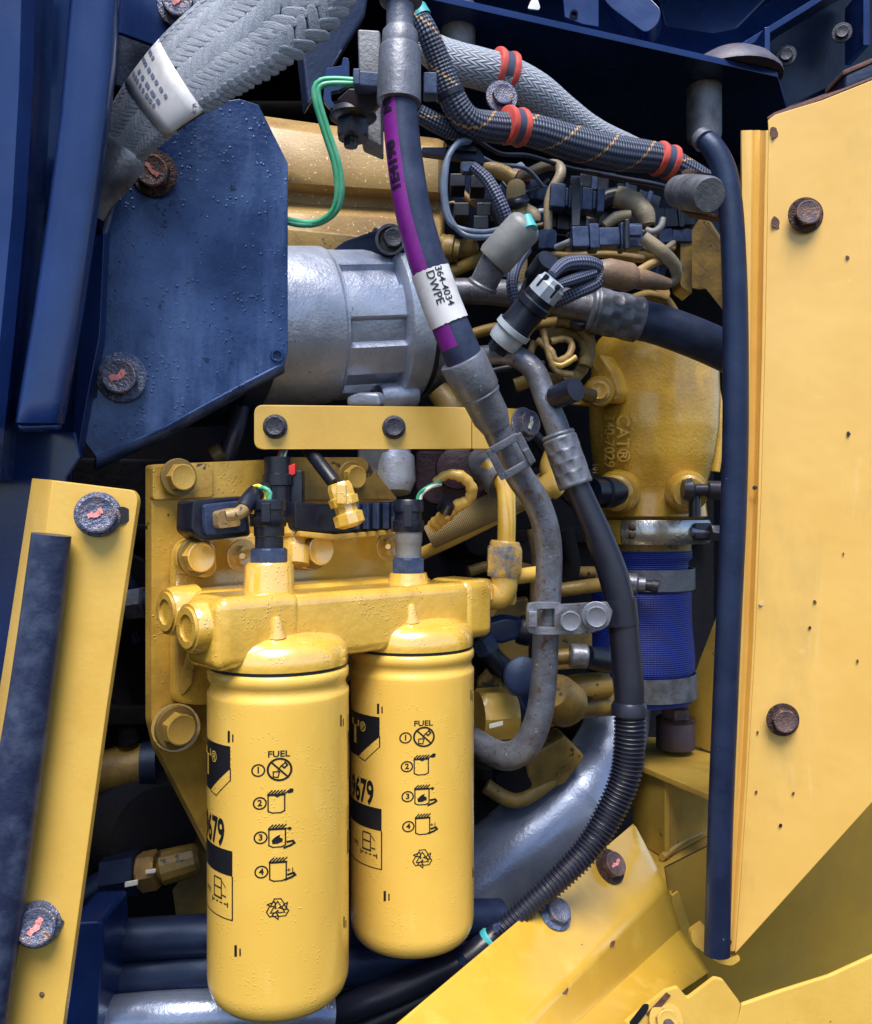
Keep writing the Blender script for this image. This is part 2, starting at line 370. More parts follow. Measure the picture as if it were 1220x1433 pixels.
M_alu = mk('cast_aluminium', (.50, .54, .66), (.36, .40, .51), .5, 30, .40, metal=.55, bump=.35, bs=420, bump2=.15, bs2=60, speck=[((.7, .73, .8), .73, 300), ((.12, .13, .18), .655, 330)])
M_alud = mk('dark_cast_aluminium', (.16, .17, .2), (.08, .085, .1), .5, 50, .5, metal=.4, bump=.4, bs=350)
M_pipe = mk('weathered_steel_tube', (.17, .19, .25), (.11, .11, .13), .5, 60, .42, metal=.45, bump=.35, bs=420, speck=[((.13, .065, .04), .62, 120), ((.36, .39, .46), .66, 300), ((.04, .042, .055), .64, 420)])
M_ferr = mk('ferrule_steel', (.17, .185, .235), (.11, .12, .155), .5, 50, .44, metal=.4, bump=.35, bs=350, speck=[((.36, .39, .46), .68, 260), ((.05, .053, .07), .655, 380)])
M_zinc = mk('zinc_plated_steel', (.25, .27, .33), (.14, .14, .165), .5, 70, .36, metal=.6, bump=.25, bs=300, speck=[((.13, .06, .04), .68, 120)])
M_tubeal = mk('aluminised_tube', (.27, .315, .44), (.19, .225, .33), .5, 14, .30, metal=.55, bump=.2, bs=300, speck=[((.55, .6, .75), .70, 420)])
M_rust = mk('rusty_bolt', (.085, .065, .085), (.20, .10, .065), .54, 2.2, .5, metal=.3, bump=.3, bs=7, speck=[((.30, .26, .27), .68, 5)])
M_bblue = mk('dark_plated_bolt', (.07, .09, .17), (.16, .16, .21), .5, 2.2, .36, metal=.4, bump=.3, bs=6, speck=[((.22, .09, .05), .60, 2.2), ((.42, .44, .52), .68, 6)])
M_bblk = mk('black_oxide_bolt', (.022, .024, .04), (.06, .06, .08), .52, 3, .36, metal=.3, bump=.2, bs=6)
M_purp = mk('purple_stripe', (.20, .012, .26), (.15, .008, .20), .5, 60, .45)
M_white = mk('white_label', (.66, .67, .72), (.50, .50, .54), .55, 70, .5)
M_print = mk('black_print', (.010, .011, .016), None, rough=.35, rvar=0)
M_ptxt = mk('purple_print', (.012, .001, .02), None, rough=.5, rvar=0)
M_lblt = mk('grey_print', (.16, .20, .32), None, rough=.6, rvar=0)
M_pink = mk('pink_paint_pen', (.78, .32, .32), (.62, .2, .2), .5, 400, .5, bump=.5, bs=700)
M_wpaint = mk('white_paint_pen', (.75, .74, .66), None, rough=.5, bump=.5, bs=700)
M_red = mk('red_rubber_clip', (.62, .10, .075), (.50, .06, .05), .5, 90, .45, bump=.1, bs=300)
M_rplas = mk('red_plastic', (.6, .02, .02), None, rough=.4)
M_clipin = mk('clip_band', (.05, .06, .11), None, rough=.5, bump=.1)
M_green = mk('green_wire', (.035, .36, .19), (.12, .45, .32), .5, 40, .38)
M_gwire = mk('grey_wire', (.11, .15, .24), (.07, .10, .17), .5, 90, .42, bump=.15)
M_ywire = mk('yellow_wire', (.75, .7, .1), None, rough=.4)
M_wwire = mk('white_wire', (.7, .72, .66), None, rough=.4)
M_tan = mk('painted_loom', (.42, .28, .10), (.26, .18, .09), .5, 40, .42, bump=.4, bs=260, speck=[((.06, .05, .05), .66, 90)])
M_tang = mk('grey_tan_loom', (.30, .24, .15), (.19, .17, .14), .5, 50, .45, bump=.4, bs=260)
M_gsens = mk('grey_sensor_plastic', (.20, .21, .22), (.15, .16, .175), .5, 50, .45, bump=.15, bs=260)
M_lite = mk('pale_connector_plastic', (.38, .44, .52), (.28, .34, .43), .5, 90, .4, bump=.1)
M_teal = mk('teal_plastic', (.05, .36, .40), None, rough=.45)
M_maroon = mk('dark_maroon_casting', (.035, .012, .03), (.02, .008, .02), .5, 60, .6, bump=.5, bs=200)
M_chip = mk('rust_chip', (.06, .025, .025), (.12, .05, .03), .5, 260, .7, bump=.6, bs=500)
M_stain = mk('rust_stain', (.52, .24, .05), (.60, .33, .07), .5, 120, .5, bump=.3, bs=300)
M_chalk = mk('chalky_edge', (.66, .55, .45), (.5, .36, .2), .5, 160, .7, bump=.5, bs=500)
M_strand = mk('braid_strand', (.29, .33, .41), (.20, .235, .31), .5, .7, .5, metal=.15, bump=.3, bs=6)
def _wires(m):
    N = m.node_tree.nodes; L = m.node_tree.links; tc = N.new('ShaderNodeTexCoord'); wv = N.new('ShaderNodeTexWave'); wv.bands_direction = 'Y'; wv.inputs['Scale'].default_value = 1.1; wv.inputs['Distortion'].default_value = .6
    L.new(tc.outputs['Object'], wv.inputs['Vector']); bp = N.new('ShaderNodeBump'); bp.inputs['Strength'].default_value = .6; bp.inputs['Distance'].default_value = .25; L.new(wv.outputs['Fac'], bp.inputs['Height']); L.new(bp.outputs[0], N['Principled BSDF'].inputs['Normal'])

M_loomb = sleeve('black_braided_sleeve', (.004, .006, .015), (.075, .10, .18), 8, 8, .5, c3=(.45, .25, .09), dist=.0012)
M_loomw = sleeve('woven_white_sleeve', (.17, .20, .27), (.40, .44, .52), 16, 14, .7, mode='herring', dist=.0008)
M_loomf = sleeve('fine_black_sleeve', (.006, .008, .02), (.11, .14, .26), 5, 5, .5, dist=.001)
M_loomt = sleeve('fine_tan_sleeve', (.07, .05, .025), (.46, .34, .14), 22, 22, .6, dist=.0005)
M_bluef = sleeve('blue_silicone_fabric', (.003, .011, .14), (.009, .038, .36), 110, 74, .55, mode='knit', dist=.0006)
def streaks(m, c, lo=.5, hi=.72, sc=(26, 26, 5)):
    """dried run-off dust: vertical streaks over the paint"""
    N = m.node_tree.nodes; L = m.node_tree.links; b = N['Principled BSDF']; tc = N.new('ShaderNodeTexCoord'); mp = N.new('ShaderNodeMapping'); mp.inputs['Scale'].default_value = sc
    L.new(tc.outputs['Object'], mp.inputs['Vector']); n = N.new('ShaderNodeTexNoise'); n.inputs['Scale'].default_value = 1; n.inputs['Detail'].default_value = 6; n.inputs['Roughness'].default_value = .65; L.new(mp.outputs[0], n.inputs['Vector'])
    r = N.new('ShaderNodeMapRange'); r.inputs['From Min'].default_value = lo; r.inputs['From Max'].default_value = hi; r.inputs['To Max'].default_value = .85; L.new(n.outputs['Fac'], r.inputs['Value'])
    x = N.new('ShaderNodeMix'); x.data_type = 'RGBA'; L.new(r.outputs[0], x.inputs['Factor']); L.new(b.inputs['Base Color'].links[0].from_socket, x.inputs['A']); x.inputs['B'].default_value = (*c, 1); L.new(x.outputs['Result'], b.inputs['Base Color'])
streaks(M_guard, (.095, .155, .33)); droplets(M_guard, 240, .32, .0009); streaks(M_door, (.76, .57, .27), .62, .85, (70, 70, 9)); streaks(M_door, (.54, .36, .11), .56, .80, (26, 26, 10)); streaks(M_filt, (.82, .58, .16), .55, .8, (40, 40, 14)); streaks(M_blk, (.018, .032, .085), .48, .85)
M_bwash = mk('dusty_washer', (.05, .08, .18), (.16, .19, .28), .52, 2.5, .42, metal=.2, bump=.4, bs=6, speck=[((.22, .10, .05), .63, 2)])
M_fend_shaded = mk('fender_yellow_shaded', (.44, .29, .05), (.39, .25, .042), .5, 10, .5, bump=.1, bs=300, speck=[((.2, .12, .04), .74, 80)])  # machine yellow darkened to carry the door's shade, plus some dirt film
for m_ in (M_blk, M_guard, M_dark, M_rub, M_rub2, M_plas2, M_hose, M_tubeal, M_alu): tint(m_)
for m_, i_ in ((M_wet, 2.1), (M_rail, 1.9), (M_cast, 1.7)): m_.node_tree.nodes['Principled BSDF'].inputs['Coat IOR'].default_value = i_; m_.node_tree.nodes['Principled BSDF'].inputs['Coat Roughness'].default_value = .16
M_rustd = mk('rusty_flange', (.04, .026, .032), (.13, .055, .03), .54, 2.5, .55, metal=.2, bump=.6, bs=6)
streaks(M_cast, (.13, .085, .035), .55, .8, (16, 16, 7)); streaks(M_fend_shaded, (.30, .21, .06), .5, .8, (14, 14, 5)); streaks(M_rail2, (.30, .20, .05), .55, .8, (20, 20, 12)); streaks(M_rail, (.66, .46, .10), .55, .8, (26, 26, 20))
M_castl = mk('worn_cast_lettering', (.70, .48, .13), (.55, .34, .07), .5, 90, .35, bump=.2, bs=300)
# ------------------------------------------------------------------ the setting: the dark bay behind everything
def struct(o): o['kind'] = 'structure'; return o
def V(x, y, z): return Vector((x, y, CZ+z))
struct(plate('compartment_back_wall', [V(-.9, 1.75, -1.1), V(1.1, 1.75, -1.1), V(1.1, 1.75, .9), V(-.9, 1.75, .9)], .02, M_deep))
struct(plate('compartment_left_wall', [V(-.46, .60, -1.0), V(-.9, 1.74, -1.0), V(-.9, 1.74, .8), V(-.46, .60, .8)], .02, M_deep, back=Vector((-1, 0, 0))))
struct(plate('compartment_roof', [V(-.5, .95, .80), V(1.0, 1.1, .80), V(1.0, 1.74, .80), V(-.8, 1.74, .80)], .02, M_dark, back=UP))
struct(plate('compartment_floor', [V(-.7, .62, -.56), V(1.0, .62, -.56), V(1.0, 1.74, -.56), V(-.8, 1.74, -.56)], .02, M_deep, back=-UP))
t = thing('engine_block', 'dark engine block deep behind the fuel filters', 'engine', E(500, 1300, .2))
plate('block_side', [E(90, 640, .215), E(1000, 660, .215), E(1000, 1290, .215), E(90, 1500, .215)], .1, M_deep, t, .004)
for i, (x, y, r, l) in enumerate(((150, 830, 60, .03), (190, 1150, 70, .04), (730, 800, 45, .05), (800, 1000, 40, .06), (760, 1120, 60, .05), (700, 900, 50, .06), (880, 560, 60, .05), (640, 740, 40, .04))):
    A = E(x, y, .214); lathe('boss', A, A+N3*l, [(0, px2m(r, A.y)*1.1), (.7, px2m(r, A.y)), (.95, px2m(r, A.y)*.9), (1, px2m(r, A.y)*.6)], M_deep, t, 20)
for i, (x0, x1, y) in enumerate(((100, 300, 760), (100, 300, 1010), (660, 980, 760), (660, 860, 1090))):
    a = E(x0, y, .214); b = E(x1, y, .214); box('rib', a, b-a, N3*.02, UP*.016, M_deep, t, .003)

# ------------------------------------------------------------------ upper frame
t = thing('frame_shelf', 'black horizontal frame plate with chipped edge across the top right', 'frame', P(850, 60, .95))
zs = .48
def SH(px, py): return P(px, py, zs*F/(716.5-py))
plate('shelf', [SH(560, -10), SH(1088, 108), P(1100, 150, zs*F/566.5), P(1110, 235, zs*F/481.5), P(560, 235, zs*F/481.5)], .007, M_blk, t, .0008, back=UP)
plate('web', [P(560, 226, 1.23), P(1120, 226, 1.23), P(1120, 330, 1.23), P(560, 330, 1.23)], .01, M_dark, t, .001)
for k, (x, y0, y1, d) in enumerate(((985, 128, 197, 1.01), (641, 38, 80, .89))):
    lathe('bushing', P(x, y0-30, d), P(x, y1, d), [(0, px2m(24, d)), (.92, px2m(24, d)), (1, px2m(22, d)), (1, px2m(12, d))], M_alud, t)
dc = SH(1018, 92); dc.y += .05
q = lathe('dome_cap', V(dc.x+.02, dc.y, zs+.008), V(dc.x+.02, dc.y, zs+.044), [(0, .056), (.15, .055), (.5, .044), (.75, .03), (.92, .016), (1, .003)], mk('rusty_dome', (.07, .075, .13), (.12, .10, .13), .5, 60, .5, bump=.4, bs=300), t)
a = SH(1070, 104); box('gusset', a+UP*.008, Vector((.006, 0, 0)), Vector((.0, .05, 0)), UP*.044, M_blk, t, .001)
t = thing('frame_channel', 'dark upper frame channel with nuts in the top right corner', 'frame', P(1150, 60, 1.1))
plate('web', [P(1072, 62, 1.10), P(1170, -6, 1.13), P(1290, -80, 1.16), P(1290, 40, 1.2), P(1205, 100, 1.18), P(1080, 160, 1.12)], .006, M_dark, t, .001)
a, b = P(1026, 78, 1.06), P(1200, -30, 1.1); box('flange', a, b-a, Vector((.004, .05, .0)), UP*.009, M_blk, t, .001)
a = P(1208, -20, 1.08); box('flange', a, Vector((.008, .0, 0)), Vector((.0, .05, .0)), -UP*.072, M_blk, t, .001)
for x, y in ((1100, 78), (1178, 46)): bolt(t, P(x, y, 1.10), Vector((-.35, -1, -.1)), px2m(9, 1.1), M_bblk, 'washer')
t = thing('upper_body_panel', 'blue black upper body panel above the frame plate', 'panel', P(900, 0, 1.35))
sheet('panel_skin', [[P(x, y, 1.42-(x-600)*.0002-(y+140)*.0004) for x in (560, 800, 1000, 1120, 1300)] for y in (-140, 0, 60, 110, 190)], M_blk, t, .004)
plate('stiffener', [P(905, -60, 1.28), P(1130, -60, 1.25), P(1010, 62, 1.26), P(940, 75, 1.28)], .012, M_blk, t, .004)
t = thing('rubber_foot_arm', 'black rounded arm hanging above the frame plate at the top', 'arm', P(885, 20, .98))
plate('arm', rnd([P(832, -25, .98), P(888, -25, .97), P(926, 14, .96), P(921, 34, .96), P(903, 47, .96), P(874, 25, .97), P(850, 8, .98)], .012), .026, M_blk, t, .005)
plate('bracket', [P(786, -20, .955), P(838, -20, .955), P(838, 38, .955), P(815, 34, .955), P(790, 24, .955)], .005, M_blk, t)
lathe('hole_bush', P(803, 20, .957), P(803, 20, .952), [(0, .0045), (1, .0045), (1, .0025), (.2, .0025)], M_bblk, t, 16)
t = thing('cable_tag', 'small bright white tag above the frame plate edge', 'tag', P(748, 8, .95))
plate('tag', rnd([P(738, 12, .95), P(743, 0, .95), P(752, -2, .95), P(756, 10, .95), P(754, 14, .95)], .002), .002, M_white, t, .0005)

# rubber bumper and its bracket
t = thing('rubber_stop', 'ribbed grey rubber stop in a small rusty bracket beside the door edge', 'rubber stop', P(985, 300, .74))
plate('bracket', [P(953, 240, .72), P(960, 236, .72), P(1010, 246, .70), P(1012, 252, .70), P(960, 246, .717), P(958, 292, .717), P(1006, 300, .70), P(1008, 306, .70), P(953, 297, .72)], .016, M_chip, t, .0008)
q = lathe('stop', P(950, 268, .72), P(993, 273, .664), [(0, .0125), (.3, .0138), (.33, .013), (.36, .0138), (.5, .0138), (.53, .013), (.56, .0138), (.93, .0135), (1, .012), (1.0, .009)], M_alud, t)
t = thing('hinge_bracket', 'grimy yellow folded bracket beside the door edge under the rubber stop', 'bracket', P(985, 430, .86))
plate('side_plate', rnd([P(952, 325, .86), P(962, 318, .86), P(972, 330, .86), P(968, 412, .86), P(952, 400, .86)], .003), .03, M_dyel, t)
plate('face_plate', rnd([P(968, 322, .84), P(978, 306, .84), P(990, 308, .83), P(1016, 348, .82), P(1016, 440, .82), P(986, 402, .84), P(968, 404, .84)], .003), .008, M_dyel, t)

# ------------------------------------------------------------------ valve cover
t = thing('valve_cover', 'speckled dull yellow engine cover behind the purple striped hose', 'engine cover', P(500, 330, .86))
rows = []
for y0, y1, d in ((165, 196, .900), (172, 204, .880), (180, 208, .868), (225, 246, .862), (252, 268, .866), (266, 280, .888), (284, 296, .888), (298, 310, .868), (330, 345, .866)):
    rows.append([P(370, y0, d), P(460, y0+(y1-y0)*.4, d), P(560, y0+(y1-y0)*.8, d), P(612, y1, d), P(618, y1+2, d+.006), P(620, y1+2, d+.04)])
sheet('cover_shell', rows, M_cover, t, .003, 40)
plate('rail_block', [P(400, 318, .85), P(600, 338, .85), P(600, 372, .85), P(400, 350, .85)], .02, M_dyel, t, .003)

# ------------------------------------------------------------------ left body
t = thing('body_pillar', 'blue black body pillar with raised channel at the far left', 'body panel', P(60, 640, .55))
sheet('pillar_skin', [[P(x+dx, y, d) for x, d in ((-300, .515), (-60, .528), (-12, .530), (30, .532), (46, .538), (60, .56), (72, .60), (116, .62))]+[P(xe, y, .62)] for y, dx, xe in ((-160, 4, 176), (-30, 0, 165), (120, -4, 155), (300, -14, 140), (470, -30, 125), (600, -44, 108), (672, -50, 100))], M_blk, t, .004, 35)
plate("lower_skin", [P(-300, 604, .56), P(104, 604, .577), P(112, 640, .577), P(92, 670, .575), P(76, 800, .57), P(40, 1050, .57), P(0, 1250, .57), P(-300, 1350, .57)], .004, M_blk, t)
rows = []
for y, x0, x1 in ((-160, 112, 174), (-30, 104, 166), (90, 94, 158), (160, 88, 150), (300, 70, 132), (440, 50, 112), (560, 30, 91), (592, 25, 85)):
    rows.append([P(x0, y, .56), P(x0, y, .530), P(x0+2, y, .526), P(x0+8, y, .524)]+[P(x0+(x1-x0)*q, y, .5235+.003*q) for q in (.3, .5, .7)]+[P(x1-13+13*math.sin(a), y, .5268+.010*(1-math.cos(a))) for a in (0, .35, .7, 1.05, 1.3, 1.55)]+[P(x1+2, y, .56)])
sheet('channel', rows, M_blk, t, .003, 60)
plate('channel_end', [P(25, 593, .527), P(30, 596, .526), P(80, 594, .5275), P(86, 592, .534), P(86, 590, .56), P(25, 590, .56)], .003, M_blk, t, .0008)
plate('rear_strip', [P(142, 200, .60), P(160, 215, .60), P(146, 330, .60), P(140, 470, .60), P(122, 560, .60), P(108, 642, .60), P(98, 640, .60), P(110, 480, .60), P(132, 300, .60)], .01, M_blk, t)
t = thing('bolted_top_plate', 'blue black plate with one rusty bolt behind the braided strap', 'plate', P(200, 60, .60))
plate('plate', [P(150, -30, .60), P(300, -30, .60), P(268, 20, .60), P(222, 66, .60), P(150, 40, .60)], .005, M_blk, t)
bolt(t, P(250, 8, .597), TOCAM+Vector((.15, 0, -.1)), px2m(21, .6), M_bblue, 'flange', mark=(M_pink, .9))
plate('shadow_plate', [P(160, 42, .625), P(228, 66, .625), P(216, 130, .625), P(160, 120, .625)], .004, M_dark, t)

# guard plate
t = thing('guard_plate', 'dusty blue black angular guard plate over the compressor, two bolts with pink marks', 'guard plate', P(250, 650, .62))
gd = lambda x: .612+(x-120)*.00016
out = [(182, 240), (196, 222), (250, 150), (335, 138), (362, 146), (403, 228), (403, 490), (398, 512)]
low = [(398, 512), (330, 545), (230, 600), (135, 642), (118, 618), (122, 560), (134, 556), (136, 540), (128, 520), (126, 512), (140, 400), (158, 280)]
plate('plate', [P(x, y, gd(x)) for x, y in out+low[1:]], .006, M_guard, t, .001)
rows = [[P(x, y, gd(x)-.0005) for x, y in ((396, 508), (330, 542), (230, 597), (135, 640))],
        [P(x, y, gd(x)+.004) for x, y in ((397, 516), (330, 551), (230, 606), (133, 650))],
        [P(x, y, gd(x)+.016) for x, y in ((396, 520), (330, 556), (230, 611), (132, 657))],
        [P(x, y, gd(x)+.05) for x, y in ((392, 522), (330, 556), (232, 608), (140, 652))]]
sheet('bent_lip', rows, M_guard, t, .003, 50)
bolt(t, P(216, 243, gd(216)-.004), TOCAM+Vector((.1, 0, -.1)), px2m(23, .62), M_rust, 'flange', mark=(M_pink, -.8), label='rusty bolt with a pink paint mark', wr=.98)
bolt(t, P(170, 528, gd(170)-.004), TOCAM+Vector((.12, 0, -.05)), px2m(25, .62), M_bblue, 'flange', wmat=M_bwash, mark=(M_pink, .45), label='large bolt with a pink paint stripe', wr=.98)
lathe('hole_rim', P(388, 497, gd(388)-.0005), P(388, 497, gd(388)-.003), [(0, px2m(10, .65)), (1, px2m(9, .65)), (1, px2m(6, .65)), (.1, px2m(5.5, .65))], M_guard, t, 20)

# ------------------------------------------------------------------ braided ground strap
t = thing('ground_strap', 'wide grey braided ground strap with a white tag in the top left', 'ground strap', P(160, 230, .58))
cl = [(140, 262, .592, 30), (166, 206, .588, 38), (202, 160, .58, 50), (246, 116, .572, 62), (296, 76, .566, 72), (350, 38, .560, 80), (394, -4, .552, 86), (426, -60, .545, 90)]
sp = path(cl, step=.003)
def strap_pt(s, uu, h=0.):
    import bisect
    s = min(max(s, 0), sp.s[-1]); i = min(max(bisect.bisect(sp.s, s)-1, 0), len(sp.s)-2); f = (s-sp.s[i])/(sp.s[i+1]-sp.s[i])
    c = sp.c[i].lerp(sp.c[i+1], f); tt = sp.t[i].lerp(sp.t[i+1], f).normalized(); r = sp.r[i]+(sp.r[i+1]-sp.r[i])*f
    n, w_ = frame_of(tt, TOCAM+Vector((.15, 0, .25)))
    return c+w_*r*math.sin(uu*1.45)/math.sin(1.45)+n*(r*.30*math.cos(uu*1.45)+h), tt, w_, n
bm = bmesh.new(); rings = []
for i in range(0, len(sp.s)):
    ring = [bm.verts.new(strap_pt(sp.s[i], u/8, -.0012)[0]) for u in range(-8, 9)]+[bm.verts.new(strap_pt(sp.s[i], u/8*.96, 0)[0]-strap_pt(sp.s[i], u/8, 0)[3]*(sp.r[i]*.5*math.cos(u/8*1.5))) for u in range(7, -8, -1)]
    rings.append(ring)
for a, b in zip(rings, rings[1:]):
    for j in range(len(a)): bm.faces.new((a[j], a[(j+1) % len(a)], b[(j+1) % len(a)], b[j]))
bm.faces.new(rings[0]); bm.faces.new(rings[-1])
core = finish('braid_core', bm, mk('braid_core', (.05, .065, .11), None, rough=.7, bump=.4, bs=400), t, 60)
# one float of the weave, shared by every strand piece
me = bpy.data.meshes.new('strand'); bm = bmesh.new(); rs = []
for x, k in ((-1, .5), (-.65, .95), (0, 1), (.65, .95), (1, .5)):
    rs.append([bm.verts.new((x, k*y, z*k+(.30*(1-x*x))-.12)) for y, z in ((-1, -.3), (-.7, .30), (-.36, .10), (0, .46), (.36, .10), (.7, .30), (1, -.3))])
for a, b in zip(rs, rs[1:]):
    for j in range(6): bm.faces.new((a[j], b[j], b[j+1], a[j+1]))
bm.faces.new(list(reversed(rs[0]))); bm.faces.new(rs[-1]); bmesh.ops.recalc_face_normals(bm, faces=bm.faces); bm.to_mesh(me); bm.free()
me.polygons.foreach_set('use_smooth', [True]*len(me.polygons)); me.materials.append(M_strand)
s_lab0, s_lab1 = .062, .090
NC = 8; cnt = 0
s_at = lambda px, py: min(range(len(sp.c)), key=lambda i: (sp.c[i]-P(px, py, sp.c[i].y)).length)
s_lab0 = sp.s[s_at(207, 155)]; s_lab1 = sp.s[s_at(258, 106)]
s_ = .012
row = 0
while s_ < sp.s[s_at(414, -40)]:
    i = min(range(len(sp.s)), key=lambda k: abs(sp.s[k]-s_)); r = sp.r[i]
    pitch = r*.155
    if not (s_lab0+.003 < s_ < s_lab1-.003):
        for c in range(NC):
            u = (c+.5)/NC*2-1; sg = 1 if c % 2 else -1
            ss = s_+(pitch*.5 if (c//1) % 2 else 0)
            p, tt, w_, n = strap_pt(ss, u*.97, .0004)
            p2 = strap_pt(ss, min(1, u*.97+.03), .0004)[0]; wd = (p2-strap_pt(ss, u*.97-.03, .0004)[0]).normalized()
            a = R(42)*sg+random.uniform(-.08, .08)
            X = tt*math.sin(a)+wd*math.cos(a); Z = wd.cross(tt).normalized(); 
            if Z.dot(n) < 0: Z = -Z
            Yv = Z.cross(X); L_ = r*.24*(1+random.uniform(-.08, .08))*(.75+.25*math.cos(u*1.4)); W_ = pitch*.60
            M = Matrix(((X.x*L_, Yv.x*W_, Z.x*W_*.42, p.x), (X.y*L_, Yv.y*W_, Z.y*W_*.42, p.y), (X.z*L_, Yv.z*W_, Z.z*W_*.42, p.z), (0, 0, 0, 1)))
            attach(bpy.data.objects.new('strand', me), core, M); cnt += 1
    s_ += pitch

# tag wrapped round the strap
def band(name, s0, s1, h, mat, par, u0=-1.06, u1=1.06):
    bm = bmesh.new(); rows = []
    for k in range(5):
        s = s0+(s1-s0)*k/4; rows.append([bm.verts.new(strap_pt(s, max(-1.08, min(1.08, u0+(u1-u0)*j/24)), h)[0]) for j in range(25)])
    for a, b in zip(rows, rows[1:]):
        for j in range(24): bm.faces.new((a[j], a[j+1], b[j+1], b[j]))
    o = finish(name, bm, mat, par, 60); m = o.modifiers.new('thickness', 'SOLIDIFY'); m.thickness = .0006; return o
lab = band('tag', s_lab0, s_lab1, .0016, M_white, t)
def mp(x, y): return strap_pt((s_lab0+s_lab1)/2+y, x, .0021)[0]
it = []
for k, (y, x0, x1, n) in enumerate(((.008, -.75, -.35, 3), (.002, -.8, .35, 8), (-.004, -.55, .35, 5), (-.008, -.75, .30, 9))):
    for j in range(n):
        a = x0+(x1-x0)*j/n; b = a+(x1-x0)/n*random.uniform(.4, .8); it.append(([(a, y-.0012), (b, y-.0012), (b, y+.0012), (a, y+.0012)], [(0, 1, 2, 3)]))
polys('tag_print', it, mp, M_lblt, lab)
# crimped lug at the lower end
A, B = P(170, 205, .588), P(118, 292, .592); lathe('lug', A, B, [(0, .019), (.12, .021), (.5, .0185), (.75, .015), (1, .015)], M_zinc, t, 24, rfun=lambda tt, th, r: r*(1-.45*abs(math.cos(th))) )
plate('lug_tongue', rnd([P(150, 205, .60), P(178, 232, .60), P(160, 280, .60), P(146, 330, .60), P(126, 330, .60), P(130, 260, .60)], .004), .004, M_zinc, t)
# ------------------------------------------------------------------ compressor
t = thing('compressor', 'grey cast aluminium compressor drum behind the guard plate', 'compressor', P(500, 565, .74))
A, B = P(300, 462, .735), P(602, 450, .815); L = (B-A).length; r0 = px2m(110, .755)
def pads(tt, th, r):
    if not .485 < tt < .745: return r
    k = math.cos(th*8+.5); k = max(0, min(1, (k+.35)/.22)); k = k*k*(3-2*k)
    e = max(0, min(1, (tt-.49)/.012))
    return r*(1-.085*(1-k)*e)
lathe('drum', A, B, [(0, r0*.7), (.02, r0*.96), (.1, r0), (.455, r0*1.0), (.47, r0*.995), (.478, r0*.975), (.485, r0*.968), (.49, r0*.968), (.497, r0*.968), (.505, r0*.968), (.515, r0*.97), (.6, r0*.972), (.7, r0*.972), (.735, r0*.972), (.744, r0*.972), (.75, r0*.93)], M_alu, t, 240, rfun=pads, ang=24)
lathe('flange', A+(B-A)*.742, A+(B-A)*.865, [(0, r0*.94), (.05, r0*1.05), (.15, r0*1.09), (.88, r0*1.09), (1, r0*1.06), (1, r0*.5)], M_alu, t, 72)
lathe('gasket', A+(B-A)*.866, A+(B-A)*.892, [(0, r0*1.03), (1, r0*1.03), (1, r0*.5)], M_cable, t, 72)
lathe('rear_head', A+(B-A)*.893, A+(B-A)*1.06, [(0, r0*1.06), (.5, r0*1.03), (.8, r0*.9), (1, r0*.7), (1, r0*.3)], M_alud, t, 72, rfun=lambda tt, th, r: r*(1-.05*(math.cos(th*6) < -.2)))
ax = (B-A).normalized(); u, v = frame_of(ax)
# ears with bolts along the flange rim
for th, lb in ((1.15, 'top'), (-1.0, 'low')):
    n = u*math.cos(th)*.6+UP*(1 if th > 0 else -1)*.9; n.normalize(); c = A+(B-A)*.76+n*r0*1.08
    lathe('ear', c-ax*.012, c+ax*.022, [(0, .010), (.1, .0115), (.9, .0115), (1, .010)], M_alu, t, 20)
    bolt(t, c-ax*.013, -ax, .0072, M_bblk, 'flange')
t = thing('compressor_top_lug', 'dark mounting lug with a plated bolt above the compressor', 'bracket', P(500, 360, .74))
plate('arm', rnd([P(462, 352, .765), P(478, 338, .765), P(540, 316, .745), P(566, 322, .745), P(572, 352, .745), P(552, 360, .745), P(500, 356, .76), P(470, 362, .765)], .006), .014, M_dark, t, .002)
lathe('collar', P(548, 335, .752), P(546, 335, .738), [(0, px2m(21, .745)), (1, px2m(21, .745)), (1, px2m(17, .745)), (.5, px2m(16, .745))], M_zinc, t, 28)
bolt(t, P(549, 335, .741), TOCAM+Vector((.2, 0, 0)), px2m(14, .745), M_bblk, None)
plate('lower_foot', [P(484, 556, .74), P(500, 550, .735), P(530, 550, .735), P(533, 568, .735), P(484, 568, .74)], .02, M_alu, t, .003)
t = thing('pulley_guard', 'black drive pulley rim under the guard plate', 'pulley', P(290, 610, .72))
A, B = P(235, 470, .70), P(322, 474, .74)
lathe('rim', A, B, [(0, .068), (.05, .072), (.4, .072), (.45, .066), (.55, .066), (.6, .072), (.94, .072), (1, .069), (1, .03)], M_dark, t, 64)
lathe('hub', B, B+(B-A)*.5, [(0, .045), (1, .045), (1, .02)], M_deep, t, 40)
t = thing('dark_stay', 'dark strut between the pulley and the yellow bar', 'strut', P(340, 600, .70))
tube('strut', [(318, 640, .70), (330, 600, .70), (338, 560, .71)], M_bblk, t, r=13, seg=12)
lathe('foot', P(312, 632, .69), P(300, 640, .69), [(0, .008), (1, .008)], M_dyel, t, 16)

